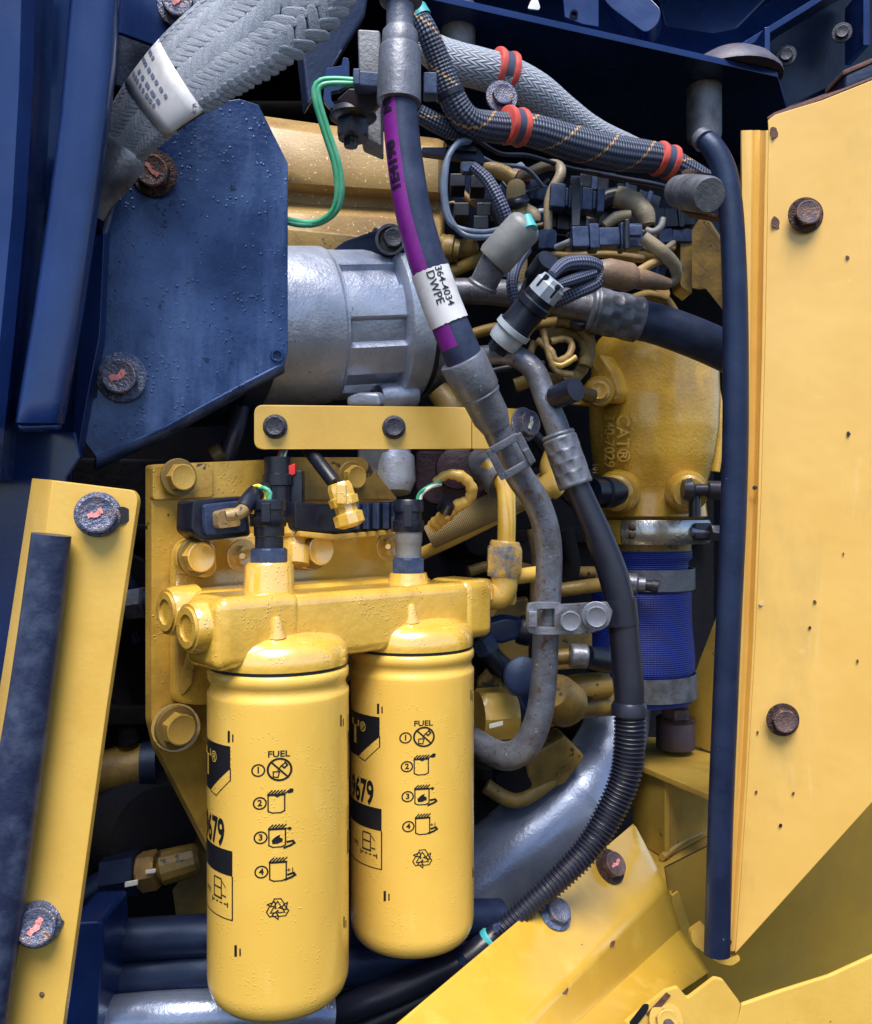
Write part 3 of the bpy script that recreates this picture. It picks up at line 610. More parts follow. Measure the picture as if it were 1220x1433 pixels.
# yellow bracket bar
t = thing('bracket_bar', 'yellow flat bracket bar with three bolts across the compressor', 'bracket', P(540, 628, .69))
bd = lambda x: .655+(x-355)*.00012 if x < 600 else .6844+(x-600)*.0005
top = [(355, 566), (600, 568), (668, 570), (735, 582)]; bot = [(735, 612), (690, 628), (600, 628), (355, 629)]
pl = rnd([P(x, y, bd(x)) for x, y in ((355, 566), (600, 569), (660, 570), (660, 629), (600, 628), (355, 629))], [.007, 0, 0, 0, 0, .007])
plate('bar', pl, .005, M_bar, t, .0012, back=Vector((0, 1, 0)))
plate('bar_end', rnd([P(660.5, 570, bd(660)), P(742, 572, bd(742)), P(742, 616, bd(742)), P(690, 629, bd(690)), P(660.5, 629, bd(660))], [0, .006, .006, .006, 0]), .005, M_bar, t, .0012, back=Vector((0, 1, 0)))
for x, y in ((385, 597), (551, 598)): bolt(t, P(x, y, bd(x)-.001), TOCAM+Vector((.1, 0, 0)), px2m(14, .67), M_bblk, 'flange', wr=.85)
bolt(t, P(733, 594, bd(733)-.002), TOCAM+Vector((.8, 0, .1)), px2m(19, .75), M_bblue, 'flange', mark=(M_wpaint, 1.2), wr=.9, label='bolt with a white paint mark at the bar end')

# ------------------------------------------------------------------ filter base and mounting plate
t = thing('mounting_plate', 'grimy yellow engine mounting plate behind the fuel filters', 'mounting plate', E(250, 1180, .08))
plate('plate', rnd([E(212, 650, .078), E(455, 640, .078), E(512, 652, .078), E(556, 700, .078), E(560, 860, .078), E(300, 1200, .078), E(292, 1186, .078), E(222, 1050, .078), E(212, 1010, .078)], .003), .010, M_plate, t, .0015)
plate('upper_plate', rnd([E(214, 652, .074), E(298, 648, .074), E(298, 696, .074), E(214, 700, .074)], .003), .006, M_plate, t, .001)
plate('step_plate', rnd([E(392, 640, .07), E(508, 640, .07), E(556, 698, .07), E(392, 700, .07)], .002), .006, M_dyel, t, .001)
for x, y, r in ((250, 668, 17), (492, 668, 17)): bolt(t, E(x, y, .068), N3, px2m(r*1.1, .66), M_plate, 'washer', wmat=M_dyel, wr=.9)
lathe('spot_face', E(246, 1018, .070), E(246, 1018, .064), [(0, px2m(33, .62)), (1, px2m(33, .62)), (1, px2m(10, .62))], M_plate, t)
bolt(t, E(246, 1018, .058), N3, px2m(23, .62), M_plate, 'washer', wmat=M_dyel, wr=.88, label='yellow painted bolt at the lower corner')
plate('web_rib', [E(243, 970, .068), E(262, 905, .060), E(278, 900, .052), E(268, 960, .060), E(254, 978, .066)], .006, M_plate, t, .003)

t = thing('filter_base', 'wet yellow cast fuel filter base with two heads', 'filter base', V(*((C1+C2)/2), -.1))
# back flange
plate('back_flange', rnd([E(246, 792, .066), E(250, 762, .066), E(272, 748, .066), E(556, 742, .066), E(566, 760, .066), E(566, 860, .066), E(290, 990, .066), E(246, 985, .066)], .008), .012, M_wet, t, .003)
plate('bolt_pad', rnd([E(248, 800, .055), E(250, 764, .055), E(274, 750, .055), E(304, 758, .055), E(306, 800, .055), E(290, 812, .055)], .008), .010, M_wet, t, .003)
plate('bolt_pad', rnd([E(416, 752, .055), E(462, 748, .055), E(464, 790, .055), E(440, 800, .055), E(416, 796, .055)], .007), .010, M_wet, t, .003)
bolt(t, E(274, 779, .05), N3, px2m(22, .63), M_wet, 'washer', wmat=M_dyel, wr=.80)
bolt(t, E(440, 769, .05), N3, px2m(22, .70), M_wet, 'washer', wmat=M_dyel, wr=.80)
for x, y in ((339, 778), (543, 765)):
    bolt(t, E(x, y, .052), N3, px2m(15, .68), M_wet, 'washer', name='stud_nut')
    lathe('stud', E(x, y, .052), E(x, y, .036), [(0, .0032), (.9, .0032), (1, .002)], M_wet, t, 12)
# rear gallery
def eb(name, a, b, k0, k1, z0, z1, bv, mat=M_wet):
    """box along the engine: a,b metres along the filter line from the left filter; k from back to front"""
    o = Vector((C1.x, C1.y, CZ))+E3*a-N3*k1; o.z = CZ+z0
    return box(name, o, E3*(b-a), N3*(k1-k0), UP*(z1-z0), mat, t, bv, 4)
eb('rear_gallery', -.05, .165, .02, .062, -.085, -.052, .010)
eb('header', -.058, .186, -.022, .022, -.099, -.054, .0075)
def ev(a, k, z): q = Vector((C1.x, C1.y, CZ))+E3*a-N3*k; q.z = CZ+z; return q
eb('shoulder', -.0565, .004, -.0235, .0235, -.0985, -.0525, .008)
eb('shoulder', .152, .1845, -.0235, .0235, -.0985, -.0525, .008)
# plug ports on the left end
lathe('port_boss', ev(-.052, .0, -.072), ev(-.066, .0, -.072), [(0, .0175), (.8, .0165), (1, .0150)], M_wet, t, 32)
lathe('plug', ev(-.064, .0, -.072), ev(-.0675, .0, -.072), [(0, .0135), (1, .0128), (1, .0085), (.1, .008)], M_plate, t, 32)
lathe('port_boss', ev(-.04, .042, -.066), ev(-.060, .042, -.066), [(0, .0175), (.8, .0165), (1, .0150)], M_wet, t, 32)
lathe('plug', ev(-.058, .042, -.066), ev(-.0615, .042, -.066), [(0, .0135), (1, .0128), (1, .0085), (.1, .008)], M_plate, t, 32)
# heads
for i, c in enumerate((C1, C2)):
    h = Vector((c.x, c.y, CZ)); rr = .0465
    hd = lathe('filter_head', h+UP*-.1005, h+UP*-.0785, [(0, rr*.995), (.15, rr*1.0), (.38, rr*.99), (.56, rr*.955), (.72, rr*.88), (.86, rr*.74), (.96, rr*.5), (1, rr*.3)], M_wet, t, 64)
    q = h+Vector((.004-.004*i, -.028, -.080))
    lathe('casting_nub', q, q+Vector((0, -.002, .013)), [(0, .006), (.4, .0036), (.85, .0032), (1, .0018)], M_wet, hd, 14)
# sensor bosses and right end fitting
dL, dR = ED(385, 0), ED(588, 0)
lathe('sensor_boss', ev(.0, .012, -.062), ev(.0, .012, -.034), [(0, .019), (.3, .0172), (.9, .0165), (1, .015)], M_wet, t, 40)
lathe('sensor_boss', ev(.125, .012, -.062), ev(.125, .012, -.047), [(0, .018), (.5, .0165), (1, .014)], M_wet, t, 40)
nut('end_nut', ev(.184, .002, -.07), ev(.203, .002, -.07), .0175, M_bar, t)

# ------------------------------------------------------------------ fuel filters with print
RF = .0468; ZT, ZB = -.1015, -.3235
def ang_of(px, cx=390., rp=97.5): return math.asin(max(-.999, min(.999, (px-cx)/rp)))
def cp(px, py):
    """photo pixel on the left filter -> (angle round the can, height)"""
    f = ang_of(px); d = .60-RF*math.cos(f); return (f, -(py-716.5)*d/F)
def seg_stroke(pts, w, close=False):
    """stroke a polyline (photo px) as quads"""
    if close: pts = pts+[pts[0]]
    out = []
    for (x0, y0), (x1, y1) in zip(pts, pts[1:]):
        l = math.hypot(x1-x0, y1-y0) or 1; ux, uy = (x1-x0)/l, (y1-y0)/l; k = max(1, int(l/6))
        for j in range(k):
            a0 = (x0+(x1-x0)*j/k-ux*(w*.4 if j == 0 else 0), y0+(y1-y0)*j/k-uy*(w*.4 if j == 0 else 0)); a1 = (x0+(x1-x0)*(j+1)/k+ux*(w*.4 if j == k-1 else 0), y0+(y1-y0)*(j+1)/k+uy*(w*.4 if j == k-1 else 0))
            nx, ny = -uy*w/2, ux*w/2
            out.append(([(a0[0]+nx, a0[1]+ny), (a1[0]+nx, a1[1]+ny), (a1[0]-nx, a1[1]-ny), (a0[0]-nx, a0[1]-ny)], [(0, 1, 2, 3)]))
    return out
def circ(x, y, r, w, n=28, rx=None): return seg_stroke([(x+(rx or r)*math.cos(2*math.pi*i/n), y+r*math.sin(2*math.pi*i/n)) for i in range(n)], w, True)
def fill(pts): return [(pts, [tuple(range(len(pts)))])]
def txt(s, x, y, size, off=.0, sx=1.):
    v_, f_ = text2d(s, 1, off, sx); return [([(x+a*size, y-b*size) for a, b in v_], f_)]
def can_icon(x, y, body=22, hgt=26):
    o = seg_stroke([(x-body/2, y-hgt*.45), (x-body/2, y+hgt*.42), (x-body/4, y+hgt*.52), (x+body/4, y+hgt*.52), (x+body/2, y+hgt*.42), (x+body/2, y-hgt*.45)], 1.3)
    o += seg_stroke([(x-body/2, y-hgt*.45), (x+body/2, y-hgt*.45)], 2.2)
    for k in range(5): o += seg_stroke([(x-body/2+k*body/5, y-hgt*.5), (x-body/2+k*body/5+5, y-hgt*.68)], 1.3)
    return o
_ss = seg_stroke
def seg_stroke(pts, w, close=False): return _ss(pts, w*1.35, close)
ins = txt('FUEL', 390, 1055.5, 12, .022, 1.1)
ins += circ(364, 1077, 8, 1.4)+txt('1', 364, 1077, 12, .03)
ins += circ(391, 1077, 15, 2.0, 36)+seg_stroke([(381, 1067), (402, 1088)], 1.8)+seg_stroke([(383, 1080), (383, 1087), (389, 1088), (391, 1080), (383, 1080)], 1.2)+seg_stroke([(389, 1078), (393, 1072), (398, 1068)], 1.2)+seg_stroke([(394, 1072), (397, 1075), (401, 1071), (398, 1067)], 1.6)
ins += circ(366, 1123, 8, 1.4)+txt('2', 366, 1123, 12, .03)+can_icon(387, 1124, 21, 26)+seg_stroke([(383, 1112), (388, 1115), (401, 1109)], 1.3)+fill([(399, 1109), (405, 1104), (409, 1105), (408, 1110), (403, 1111)])
ins += circ(367, 1171, 8, 1.4)+txt('3', 367, 1171, 12, .03)+can_icon(388, 1172, 21, 26)+fill([(381, 1176), (386, 1171), (392, 1168), (391, 1172), (395, 1174), (395, 1178), (388, 1181), (382, 1181)])+fill([(399, 1160), (404, 1158), (407, 1160), (404, 1163)])+seg_stroke([(397, 1187), (405, 1184), (410, 1181), (408, 1178), (401, 1179)], 2.2)
ins += circ(368, 1219, 8, 1.4)+txt('4', 368, 1219, 12, .03)+can_icon(389, 1219, 21, 27)+txt('+1', 405, 1219, 9, .015)+seg_stroke([(398, 1232), (406, 1229), (411, 1226), (409, 1223), (402, 1225)], 2.2)
# recycling mark: three folded arrows
rx, ry = 388.5, 1272
def rot(p, a): return (rx+(p[0]*math.cos(a)-p[1]*math.sin(a)), ry+(p[0]*math.sin(a)+p[1]*math.cos(a)))
for k in range(3):
    a = k*2*math.pi/3
    ins += seg_stroke([rot(p, a) for p in ((-9, -4), (-4, -14), (4, -14), (9, -6), (12.5, -8), (10.5, 2), (1.5, -1.5), (4.5, -3), (0, -10.5), (-4, -4))], 1.1)
    ins += seg_stroke([rot(p, a) for p in ((-9, -4), (-4, -4))], 1.1)
mk1 = []
for x, y in ((326, 1028), (335, 1326), (473, 1012), (478, 1298)):
    k = math.cos(ang_of(x)); mk1 += fill([(x-2*k, y-8), (x+2*k, y-8), (x+2*k, y+8), (x-2*k, y+8)])+txt('1', x+7*k, y+3, 14, .035, k)
# logo, part number and specification panel, in (angle, height) space
def ring_fill(f0, f1, y0, y1, n=14):
    """filled block from angle f0 to f1 (degrees), photo rows y0..y1 (taken at the can's front)"""
    z = lambda y: -(y-716.5)*(.6-RF*.78)/F
    o = []
    for j in range(n):
        a, b = R(f0+(f1-f0)*j/n), R(f0+(f1-f0)*(j+1)/n); o.append(([(a, z(y0)), (b, z(y0)), (b, z(y1)), (a, z(y1))], [(0, 1, 2, 3)]))
    return o
def rpoly(pts):
    z = lambda y: -(y-716.5)*(.6-RF*.78)/F
    return [([(R(a), z(y)) for a, y in pts], [tuple(range(len(pts)))])]
def rline(f0, y0, f1, y1, w=1.4, n=12):
    o = []; z = lambda y: -(y-716.5)*(.6-RF*.78)/F
    for j in range(n):
        a0, a1 = f0+(f1-f0)*j/n, f0+(f1-f0)*(j+1)/n; b0, b1 = y0+(y1-y0)*j/n, y0+(y1-y0)*(j+1)/n
        if abs(f1-f0) < .5: o += rpoly([(a0-w*.42, b0), (a0+w*.42, b0), (a1+w*.42, b1), (a1-w*.42, b1)])
        else: o += rpoly([(a0, b0-w/2), (a1, b1-w/2), (a1, b1+w/2), (a0, b0+w/2)])
    return o
def rtext(s, f, y, size, off=0., sx=1.):
    v_, f_ = text2d(s, 1, off, sx); kz = (.6-RF*.78)/F
    return [([(R(f)+a*size*kz/RF, -(y-716.5)*kz+b*size*kz) for a, b in v_], f_)]
def panel(e):
    o = []
    # black emblem ground with slanted lower right corner
    for j in range(16):
        a, b = e-70+j*70/16, e-70+(j+1)*70/16
        yb = lambda q: 1112-max(0, (q-(e-27)))*1.45 if q > e-27 else 1112
        o += rpoly([(a, 1042), (b, 1042), (b, yb(b)), (a, yb(a))])
    o += rline(e, 1072, e, 1090)+rline(e, 1089, e-17, 1116, 1.5)+rline(e-17, 1116, e-28, 1112, 1.5)
    num = rtext('9679', e-24, 1167, 52, .03, .62)
    bnd = ring_fill(e-72, e+2, 1187, 1222)
    bx = rline(e+2, 1222, e+2, 1283)+rline(e-72, 1283, e+2, 1283, 1.5)
    pump = rline(e-20, 1230, e-20, 1256)+rline(e-10, 1230, e-10, 1256)+rline(e-20, 1230, e-10, 1230, 2)+rline(e-20, 1243, e-10, 1243, 2)+rline(e-21, 1257, e-9, 1257, 2.4)+rline(e-9, 1233, e-5, 1240, 2)+rline(e-5, 1240, e-4.5, 1252, 1.8)+rline(e-9, 1252, e-4.5, 1253, 2)
    for k in range(4): pump += rline(e-22+k*5, 1263, e-19+k*5, 1263, 2)
    pump += rline(e-23, 1260, e-23, 1267)+rline(e-3, 1260, e-3, 1267)+rtext('ncy', e-31, 1252, 13, .01, .9)
    return o, num, bnd, bx+pump
E0 = math.degrees(ang_of(328))
for i, (c, rotd, lab) in enumerate(((C1, 0., 'front yellow fuel filter canister, the larger one at left'), (C2, 9.6, 'rear yellow fuel filter canister right of the front one'))):
    h = Vector((c.x, c.y, CZ)); f = thing('fuel_filter', lab, 'fuel filter', h+UP*ZB, 'fuel filters')
    H = ZT-ZB
    prof = [(0, .012), (0, .026), (.004, .034), (.016, .0405), (.036, .0445), (.062, .0464), (.085, RF), (.90, RF), (.915, RF*1.004), (.925, RF*1.0), (.932, RF*.972), (.945, RF*.955), (.958, RF*.972), (.966, RF*1.0), (.985, RF*1.002), (.992, RF*.985), (.996, RF*.95), (1.0, RF*.9)]
    lathe('canister', h+UP*ZB, h+UP*ZT, prof, M_filt, f, 96)
    lathe('gasket', h+UP*(ZT-.001), h+UP*(ZT+.0016), [(0, RF*.975), (1, RF*.975)], M_cable, f, 64)
    face = math.atan2(-c.x, c.y)      # azimuth from which the can faces the camera
    def wrap(a, z, rad=RF+.00022):
        q = a+R(rotd)-math.atan2(c.x, c.y)*1.0
        # camera-facing direction rotated by q
        d0 = Vector((-c.x, -c.y)).normalized(); th = a+R(rotd)
        dx = d0.x*math.cos(th)-d0.y*math.sin(th); dy = d0.x*math.sin(th)+d0.y*math.cos(th)
        return Vector((c.x+dx*rad, c.y+dy*rad, CZ+z))
    def wpx(x, y): a, z = cp(x, y); return wrap(a, z)
    polys('instruction_print', ins, wpx, M_print, f)
    polys('gauge_marks', mk1, wpx, M_print, f)
    em, num, bnd, bx = panel(E0)
    polys('emblem_panel', em, wrap, M_print, f)
    polys('emblem_letters', rtext('®', E0-20, 1063, 22, .0, .9)+rtext('T', E0-33, 1075, 50, .05, .8), lambda a, z: wrap(a, z, RF+.00042), M_filt, f)
    polys('part_number', num, wrap, M_print, f)
    polys('print_band', bnd, wrap, M_print, f)
    polys('specification_print', bx, wrap, M_print, f)
    em, num, bnd, bx = panel(E0+185)
    polys('emblem_panel', em, wrap, M_print, f); polys('print_band', bnd, wrap, M_print, f)
# ------------------------------------------------------------------ sensors standing on the filter base
def sensor(base, top, name, label, mats, rs):
    t = thing(name, label, 'sensor', base); ax = top-base
    nut('hex_body', base+ax*-.02, base+ax*.22, rs*1.12, mats[0], t)
    lathe('barrel', base+ax*.22, base+ax*.58, [(0, rs*.82), (.5, rs*.82), (.55, rs*.88), (1, rs*.88)], mats[1], t, 28)
    lathe('connector_body', base+ax*.56, base+ax*.99, [(0, rs*.95), (.06, rs*1.0), (.34, rs*1.0), (.37, rs*.86), (.60, rs*.86), (.63, rs*.98), (.95, rs*.98), (1, rs*.9), (1, rs*.5)], mats[2], t, 28)
    u, v = frame_of(ax); a = ax.normalized()
    c = base+ax*.78+u*rs*.98; cbox('latch', c, a*ax.length*.30, v*rs*.5, u*rs*.3, mats[2], t, .0006)
    cbox('latch', base+ax*.66-v*rs*.98, a*ax.length*.2, u*rs*.5, v*rs*.25, mats[2], t, .0006)
    return t
b0 = ev(.0, .012, -.034); z = lambda py, p: Vector((p.x, p.y, CZ-(py-716.5)*p.y/F))
t = sensor(b0, z(698, b0), 'fuel_sensor', 'black fuel sensor with green and yellow wires above the left filter', (M_plas2, M_plas, M_plas), px2m(24, b0.y))
tube('wire', [(376, 702, b0.y, 3.2), (378, 690, b0.y, 3.2), (370, 683, b0.y, 3.2), (358, 684, b0.y+.01, 3.2)], M_green, t, seg=8, step=.002)
tube('wire', [(371, 702, b0.y+.004, 3), (372, 690, b0.y+.004, 3), (362, 680, b0.y+.004, 3), (350, 684, b0.y+.012, 3)], M_ywire, t, seg=8, step=.002)
b1 = ev(.125, .012, -.048)
t = sensor(b1, z(698, b1), 'fuel_sensor', 'black and grey fuel sensor with pale wires above the right filter', (M_plas2, M_gsens, M_plas), px2m(22, b1.y))
for k, m in ((0, M_green), (4, M_wwire)):
    tube('wire', [(584+k, 704, b1.y, 2.6), (586+k, 692, b1.y, 2.6), (598+k, 682, b1.y, 2.6), (616, 674+k, b1.y+.02, 2.6)], m, t, seg=8, step=.002)
# painted harness connector left of the sensor
t = thing('mounted_connector', 'dark square connector with a painted plug left of the black fuel sensor', 'connector', E(310, 755, .05))
plate('body', rnd([E(270, 700, .035), E(346, 694, .035), E(352, 750, .035), E(284, 758, .035), E(268, 744, .035)], .003), .024, M_plas, t, .002)
plate('rim', rnd([E(286, 706, .031), E(342, 700, .031), E(346, 744, .031), E(288, 750, .031)], .003), .006, M_plas2, t, .0012)
plate('plug', rnd([E(304, 716, .024), E(332, 710, .024), E(338, 736, .024), E(306, 740, .024)], .003), .008, M_tan, t, .001)
tube('wire', [(316, 722, ED(316, .012), 8), (334, 718, ED(334, .01), 9), (346, 706, ED(346, .016), 10), (356, 690, ED(356, .03), 11), (370, 684, ED(370, .035), 9)], M_tan, t, seg=12, step=.002)
tube('boot', [(340, 714, ED(340, .012), 12), (349, 700, ED(349, .018), 13), (360, 688, ED(360, .03), 12), (372, 684, ED(372, .036), 9)], M_plas, t, seg=12, step=.002)
# tall connector pair behind the left sensor
t = thing('harness_plug', 'black harness plug with a red lock tab behind the left sensor', 'connector', P(410, 720, .68))
lathe('plug', P(390, 722, .665), P(388, 640, .665), [(0, .010), (.5, .010), (.52, .0115), (.7, .0115), (.72, .010), (1, .010)], M_plas, t, 20)
cbox('housing', P(410, 690, .672), Vector((.016, 0, 0)), Vector((0, .014, 0)), UP*.034, M_plas, t, .0015)
cbox('lock_tab', P(407, 659, .664), Vector((.0075, 0, .003)), Vector((0, .006, 0)), UP*.0085, M_rplas, t, .001)
cbox('lower_housing', P(413, 712, .668), Vector((.019, 0, 0)), Vector((0, .016, 0)), UP*.008, M_plas, t, .0015)
for k, m in ((0, M_rplas), (4, M_green), (9, M_wwire)): tube('wire', [(386+k, 650, .665, 2), (390+k, 636, .667, 2), (396+k, 615, .69, 2)], m, t, seg=6, step=.003)
lathe('painted_stem', P(412, 720, .672), P(410, 790, .662), [(0, .009), (.2, .009), (.25, .0125), (.45, .0125), (.5, .009), (.62, .009), (.65, .012), (1, .012)], M_wet, t, 20)
t = thing('painted_coupler', 'yellow painted cable coupler on the dark clip rail', 'connector', P(488, 735, .72))
tube('loom', [(430, 628, .68, 9), (448, 650, .665, 10), (468, 676, .655, 10)], M_plas, t, seg=12)
lathe('coupler', P(474, 676, .652), P(492, 738, .652), [(0, .008), (.1, .0095), (.3, .0095), (.33, .0115), (.5, .011), (.52, .0085), (.66, .0085), (.7, .0115), (.92, .0115), (1, .006)], M_wet, t, 10, ang=30)
cbox('latch', P(478, 692, .642), Vector((.007, 0, 0)), Vector((0, .005, 0)), UP*.014, M_wet, t, .001)
t = thing('clip_rail', 'dark ribbed clip rail behind the sensors', 'rail', P(480, 745, .73))
plate('rail', [E(412, 702, .036), E(470, 706, .036), E(562, 700, .036), E(562, 740, .036), E(470, 747, .036), E(412, 742, .036)], .016, M_plas, t, .002)
for x in (498, 512, 526, 540, 552): a = E(x, 722, .032); cbox('rib', a, E3*.0025, N3*.006, UP*.020, M_plas2, t, .0006)
plate('painted_edge', [E(420, 743, .033), E(470, 748, .033), E(548, 741, .033), E(548, 748, .033), E(470, 756, .033), E(420, 751, .033)], .014, M_plate, t, .001)
# wires arching over the right sensor
t = thing('painted_loom', 'yellow painted wire loom curling over the right sensor', 'wire loom', P(640, 730, .74))
tube('loom', [(608, 676, .715, 5), (626, 664, .715, 7), (648, 668, .715, 8), (660, 684, .718, 8), (655, 700, .722, 8), (640, 708, .726, 9), (622, 722, .735, 10), (606, 736, .745, 9)], M_bar, t, seg=12, step=.002, rmod=lambda s, l: 1+.10*math.sin(s*900)+.05*math.sin(s*370))
tube('band', [(628, 702, .722, 11), (622, 714, .727, 12)], M_plas, t, seg=12, step=.002)
t = thing('tan_sleeve_loom', 'fine woven tan cable sleeve running behind the yellow pipe', 'cable sleeve', P(720, 730, .78))
tube('sleeve', [(600, 752, .775, 17), (650, 728, .775, 19), (700, 705, .78, 20), (745, 688, .79, 18), (785, 655, .80, 14), (800, 615, .80, 12)], M_loomt, t, seg=20)
tube('tape', [(752, 690, .782, 16), (768, 680, .782, 19), (782, 690, .785, 13)], M_bar, t, seg=12, rmod=lambda s, l: 1+.15*math.sin(s*700))
tube('tape', [(770, 632, .785, 8), (764, 655, .785, 10), (772, 672, .785, 9), (784, 690, .785, 6)], M_bar, t, seg=8)
t = thing('return_pipe', 'thin yellow pipe slanting behind the right sensor', 'pipe', P(660, 760, .79))
tube('pipe', [(590, 775, .80, 9), (640, 752, .79, 9), (700, 722, .80, 9), (760, 690, .82, 9)], M_bar, t, seg=14)
# yellow standpipe with nut and elbow on the base end
t = thing('fuel_pipe', 'yellow vertical fuel pipe with chipped nut at the end of the filter base', 'pipe', P(705, 850, .72))
tube('pipe', [(690, 650, .745, 22), (698, 662, .74, 17), (707, 682, .735, 13.5), (709, 720, .73, 13), (708, 775, .73, 13)], M_rail, t, seg=20)
lathe('upper_elbow', P(668, 640, .76), P(706, 672, .742), [(0, .012), (.3, .016), (.75, .0155), (.8, .0175), (1, .0175), (1, .008)], M_pipe, t, 24)
chip = mk('chipped_nut', (.62, .38, .07), (.14, .17, .24), .5, 75, .35, metal=.1, bump=.4, bs=200)
nut('nut', P(706, 764, .73), P(705, 806, .73), px2m(27, .73), chip, t)
lathe('collar', P(707, 757, .73), P(706, 768, .73), [(0, .0115), (.3, .0125), (1, .0125)], chip, t, 24)
tube('elbow', [(705, 805, .728, 18), (705, 822, .728, 19), (698, 834, .727, 19), (684, 834, .724, 18)], M_bar, t, seg=20, step=.002)
lathe('side_stub', P(716, 808, .735), P(756, 802, .75), [(0, .0065), (1, .0065)], M_bar, t, 16)
cbox('elbow_block', P(707, 832, .735), Vector((.018, .004, 0)), Vector((0, .018, 0)), UP*.018, M_bar, t, .004)

# ------------------------------------------------------------------ striped air conditioning hose
t = thing('striped_hose', 'black hose with a purple stripe and white label running down the middle', 'hose', P(720, 1060, .74))
hp = path([(558, 110, .625, 24), (560, 160, .625, 24.5), (566, 220, .625, 25), (577, 290, .625, 25.5), (594, 355, .627, 26), (616, 420, .63, 26), (638, 475, .633, 26.5), (655, 515, .637, 27)])
hose, _ = tube('hose', None, M_hose, t, seg=32, o=hp)
def on(px, py): return hp.s[min(range(len(hp.c)), key=lambda i: (hp.c[i]-P(px, py, hp.c[i].y)).length)]
def strip(name, s0, s1, a0, a1, h, mat, par, ns=40, na=6, wob=0):
    bm = bmesh.new(); rows = []
    for i in range(ns+1):
        s = s0+(s1-s0)*i/ns; w_ = (random.uniform(-wob, wob) if i in (0, ns) else 0)
        rows.append([bm.verts.new(at(hp, s+(random.uniform(-wob, wob) if i in (0, ns) else 0), a0(s)+(a1(s)-a0(s))*j/na, h)) for j in range(na+1)])
    for a, b in zip(rows, rows[1:]):
        for j in range(na): bm.faces.new((a[j], a[j+1], b[j+1], b[j]))
    return finish(name, bm, mat, par, 60)
# which side is left in the picture
sgn = 1 if (at(hp, .1, .6)-at(hp, .1, -.6)).x < 0 else -1
S1 = hp.s[-1]; s_lb0, s_lb1 = on(603, 381), on(629, 452)
fa = lambda s: sgn*(1.30-s*.5); fb = lambda s: sgn*(.22-s*.5)
pst = strip('purple_stripe', 0, S1, fa, fb, .0003, M_purp, t, 60)
it = []
def hose_text(s, pos, size, da=0., sx=1.):
    v_, f_ = text2d(s, 1, .045, sx)
    def m(x, y):
        ss = pos-x*size; mid = (fa(ss)+fb(ss))/2+da
        return at(hp, ss, mid+sgn*y*size/.0135, .00065)
    return [([(x, y) for x, y in v_], f_)], m
for s, pos, size, da in (('MS', on(558, 155), .0115, 0), ('1E4198', on(563, 236), .0115, -.0), ):
    i_, m_ = hose_text(s, pos, size, da); polys('stripe_lettering', i_, m_, M_ptxt, pst, cuts=2)
lb = strip('paper_label', s_lb0, s_lb1, lambda s: 1.65, lambda s: -1.65, .0009, M_white, t, 30, 24, .0004)
lm = (s_lb0+s_lb1)/2
for s, da, size, ps in (('364-4034', -.35, .0075, lm-.005), ('DWPE', .12, .0085, lm-.006)):
    v_, f_ = text2d(s, 1, .01)
    # letters run down the hose
    polys('label_lettering', [(v_, f_)], lambda x, y, da=da, size=size, ps=ps: at(hp, ps+x*size, sgn*(da)+(-sgn)*y*size/.0148, .0013), M_print, lb, cuts=2)
strip('stripe_break', on(637, 482)-.001, on(645, 500), fa, fb, .0005, M_hose, t, 8)
lathe('upper_ferrule', P(558, 146, .625), P(560, 40, .625), [(0, px2m(28, .625)), (.02, px2m(31, .625)), (.70, px2m(29.5, .625)), (.74, px2m(28, .625)), (.76, px2m(25.5, .625)), (.94, px2m(25, .625)), (1, px2m(20, .625))], M_ferr, t, 40)
tube('upper_tube', [(560, 52, .625, 19.5), (560, 10, .625, 19.5), (561, -40, .625, 19.5)], M_ferr, t, seg=24)
lathe('top_collar', P(561, 8, .625), P(561, -20, .625), [(0, px2m(22, .625)), (.2, px2m(30, .625)), (1, px2m(32, .625))], M_ferr, t, 28)
A, B = P(646, 502, .635), P(694, 598, .653); lathe('lower_ferrule', A, B, [(0, px2m(32, .635)), (.02, px2m(33.5, .635)), (.45, px2m(32, .64)), (.5, px2m(29, .64)), (.52, px2m(30, .64)), (.58, px2m(27, .64)), (.85, px2m(26, .65)), (.9, px2m(24, .65)), (1, px2m(21, .65))], M_ferr, t, 40)
pp, po = tube('steel_tube', [(690, 590, .652, 20), (706, 625, .66, 20), (726, 665, .668, 19.5), (752, 705, .678, 19), (766, 750, .685, 18.5), (768, 800, .69, 18.5), (764, 880, .695, 18.5), (760, 960, .70, 18.5), (752, 1010, .705, 19), (735, 1045, .712, 19.5), (712, 1058, .72, 20), (688, 1052, .735, 19), (660, 1036, .75, 19)], M_pipe, t, seg=28)
# the saddle clip on the tube
M_ = (P(700, 640, .64)); e1 = (P(722, 660, .655)-P(700, 618, .648)).normalized(); e2 = frame_of(e1)[1]; e3 = frame_of(e1)[0]
ctr = P(713, 637, .652)
sd = thing('saddle_clip', 'grey steel saddle clip with a window on the striped hose tube', 'clip', ctr)
w2, l2 = .0115, .0125
for nm, a, b, la, lb_ in (('strap', e2*w2, e1*0, .003, l2), ('strap', -e2*w2, e1*0, .003, l2), ('strap', e1*l2*.85, e2*0, w2, .003), ('strap', -e1*l2*.85, e2*0, w2, .003)):
    cc = ctr+a+b+e3*.0045
    if nm == 'strap': cbox(nm, cc, e2*2*la, e1*2*lb_, e3*.0025, M_ferr, sd, .001)
cbox('pin', ctr-e2*w2*1.0+e1*.006+e3*.006, e2*.005, e1*.012, e3*.004, M_zinc, sd, .0008)

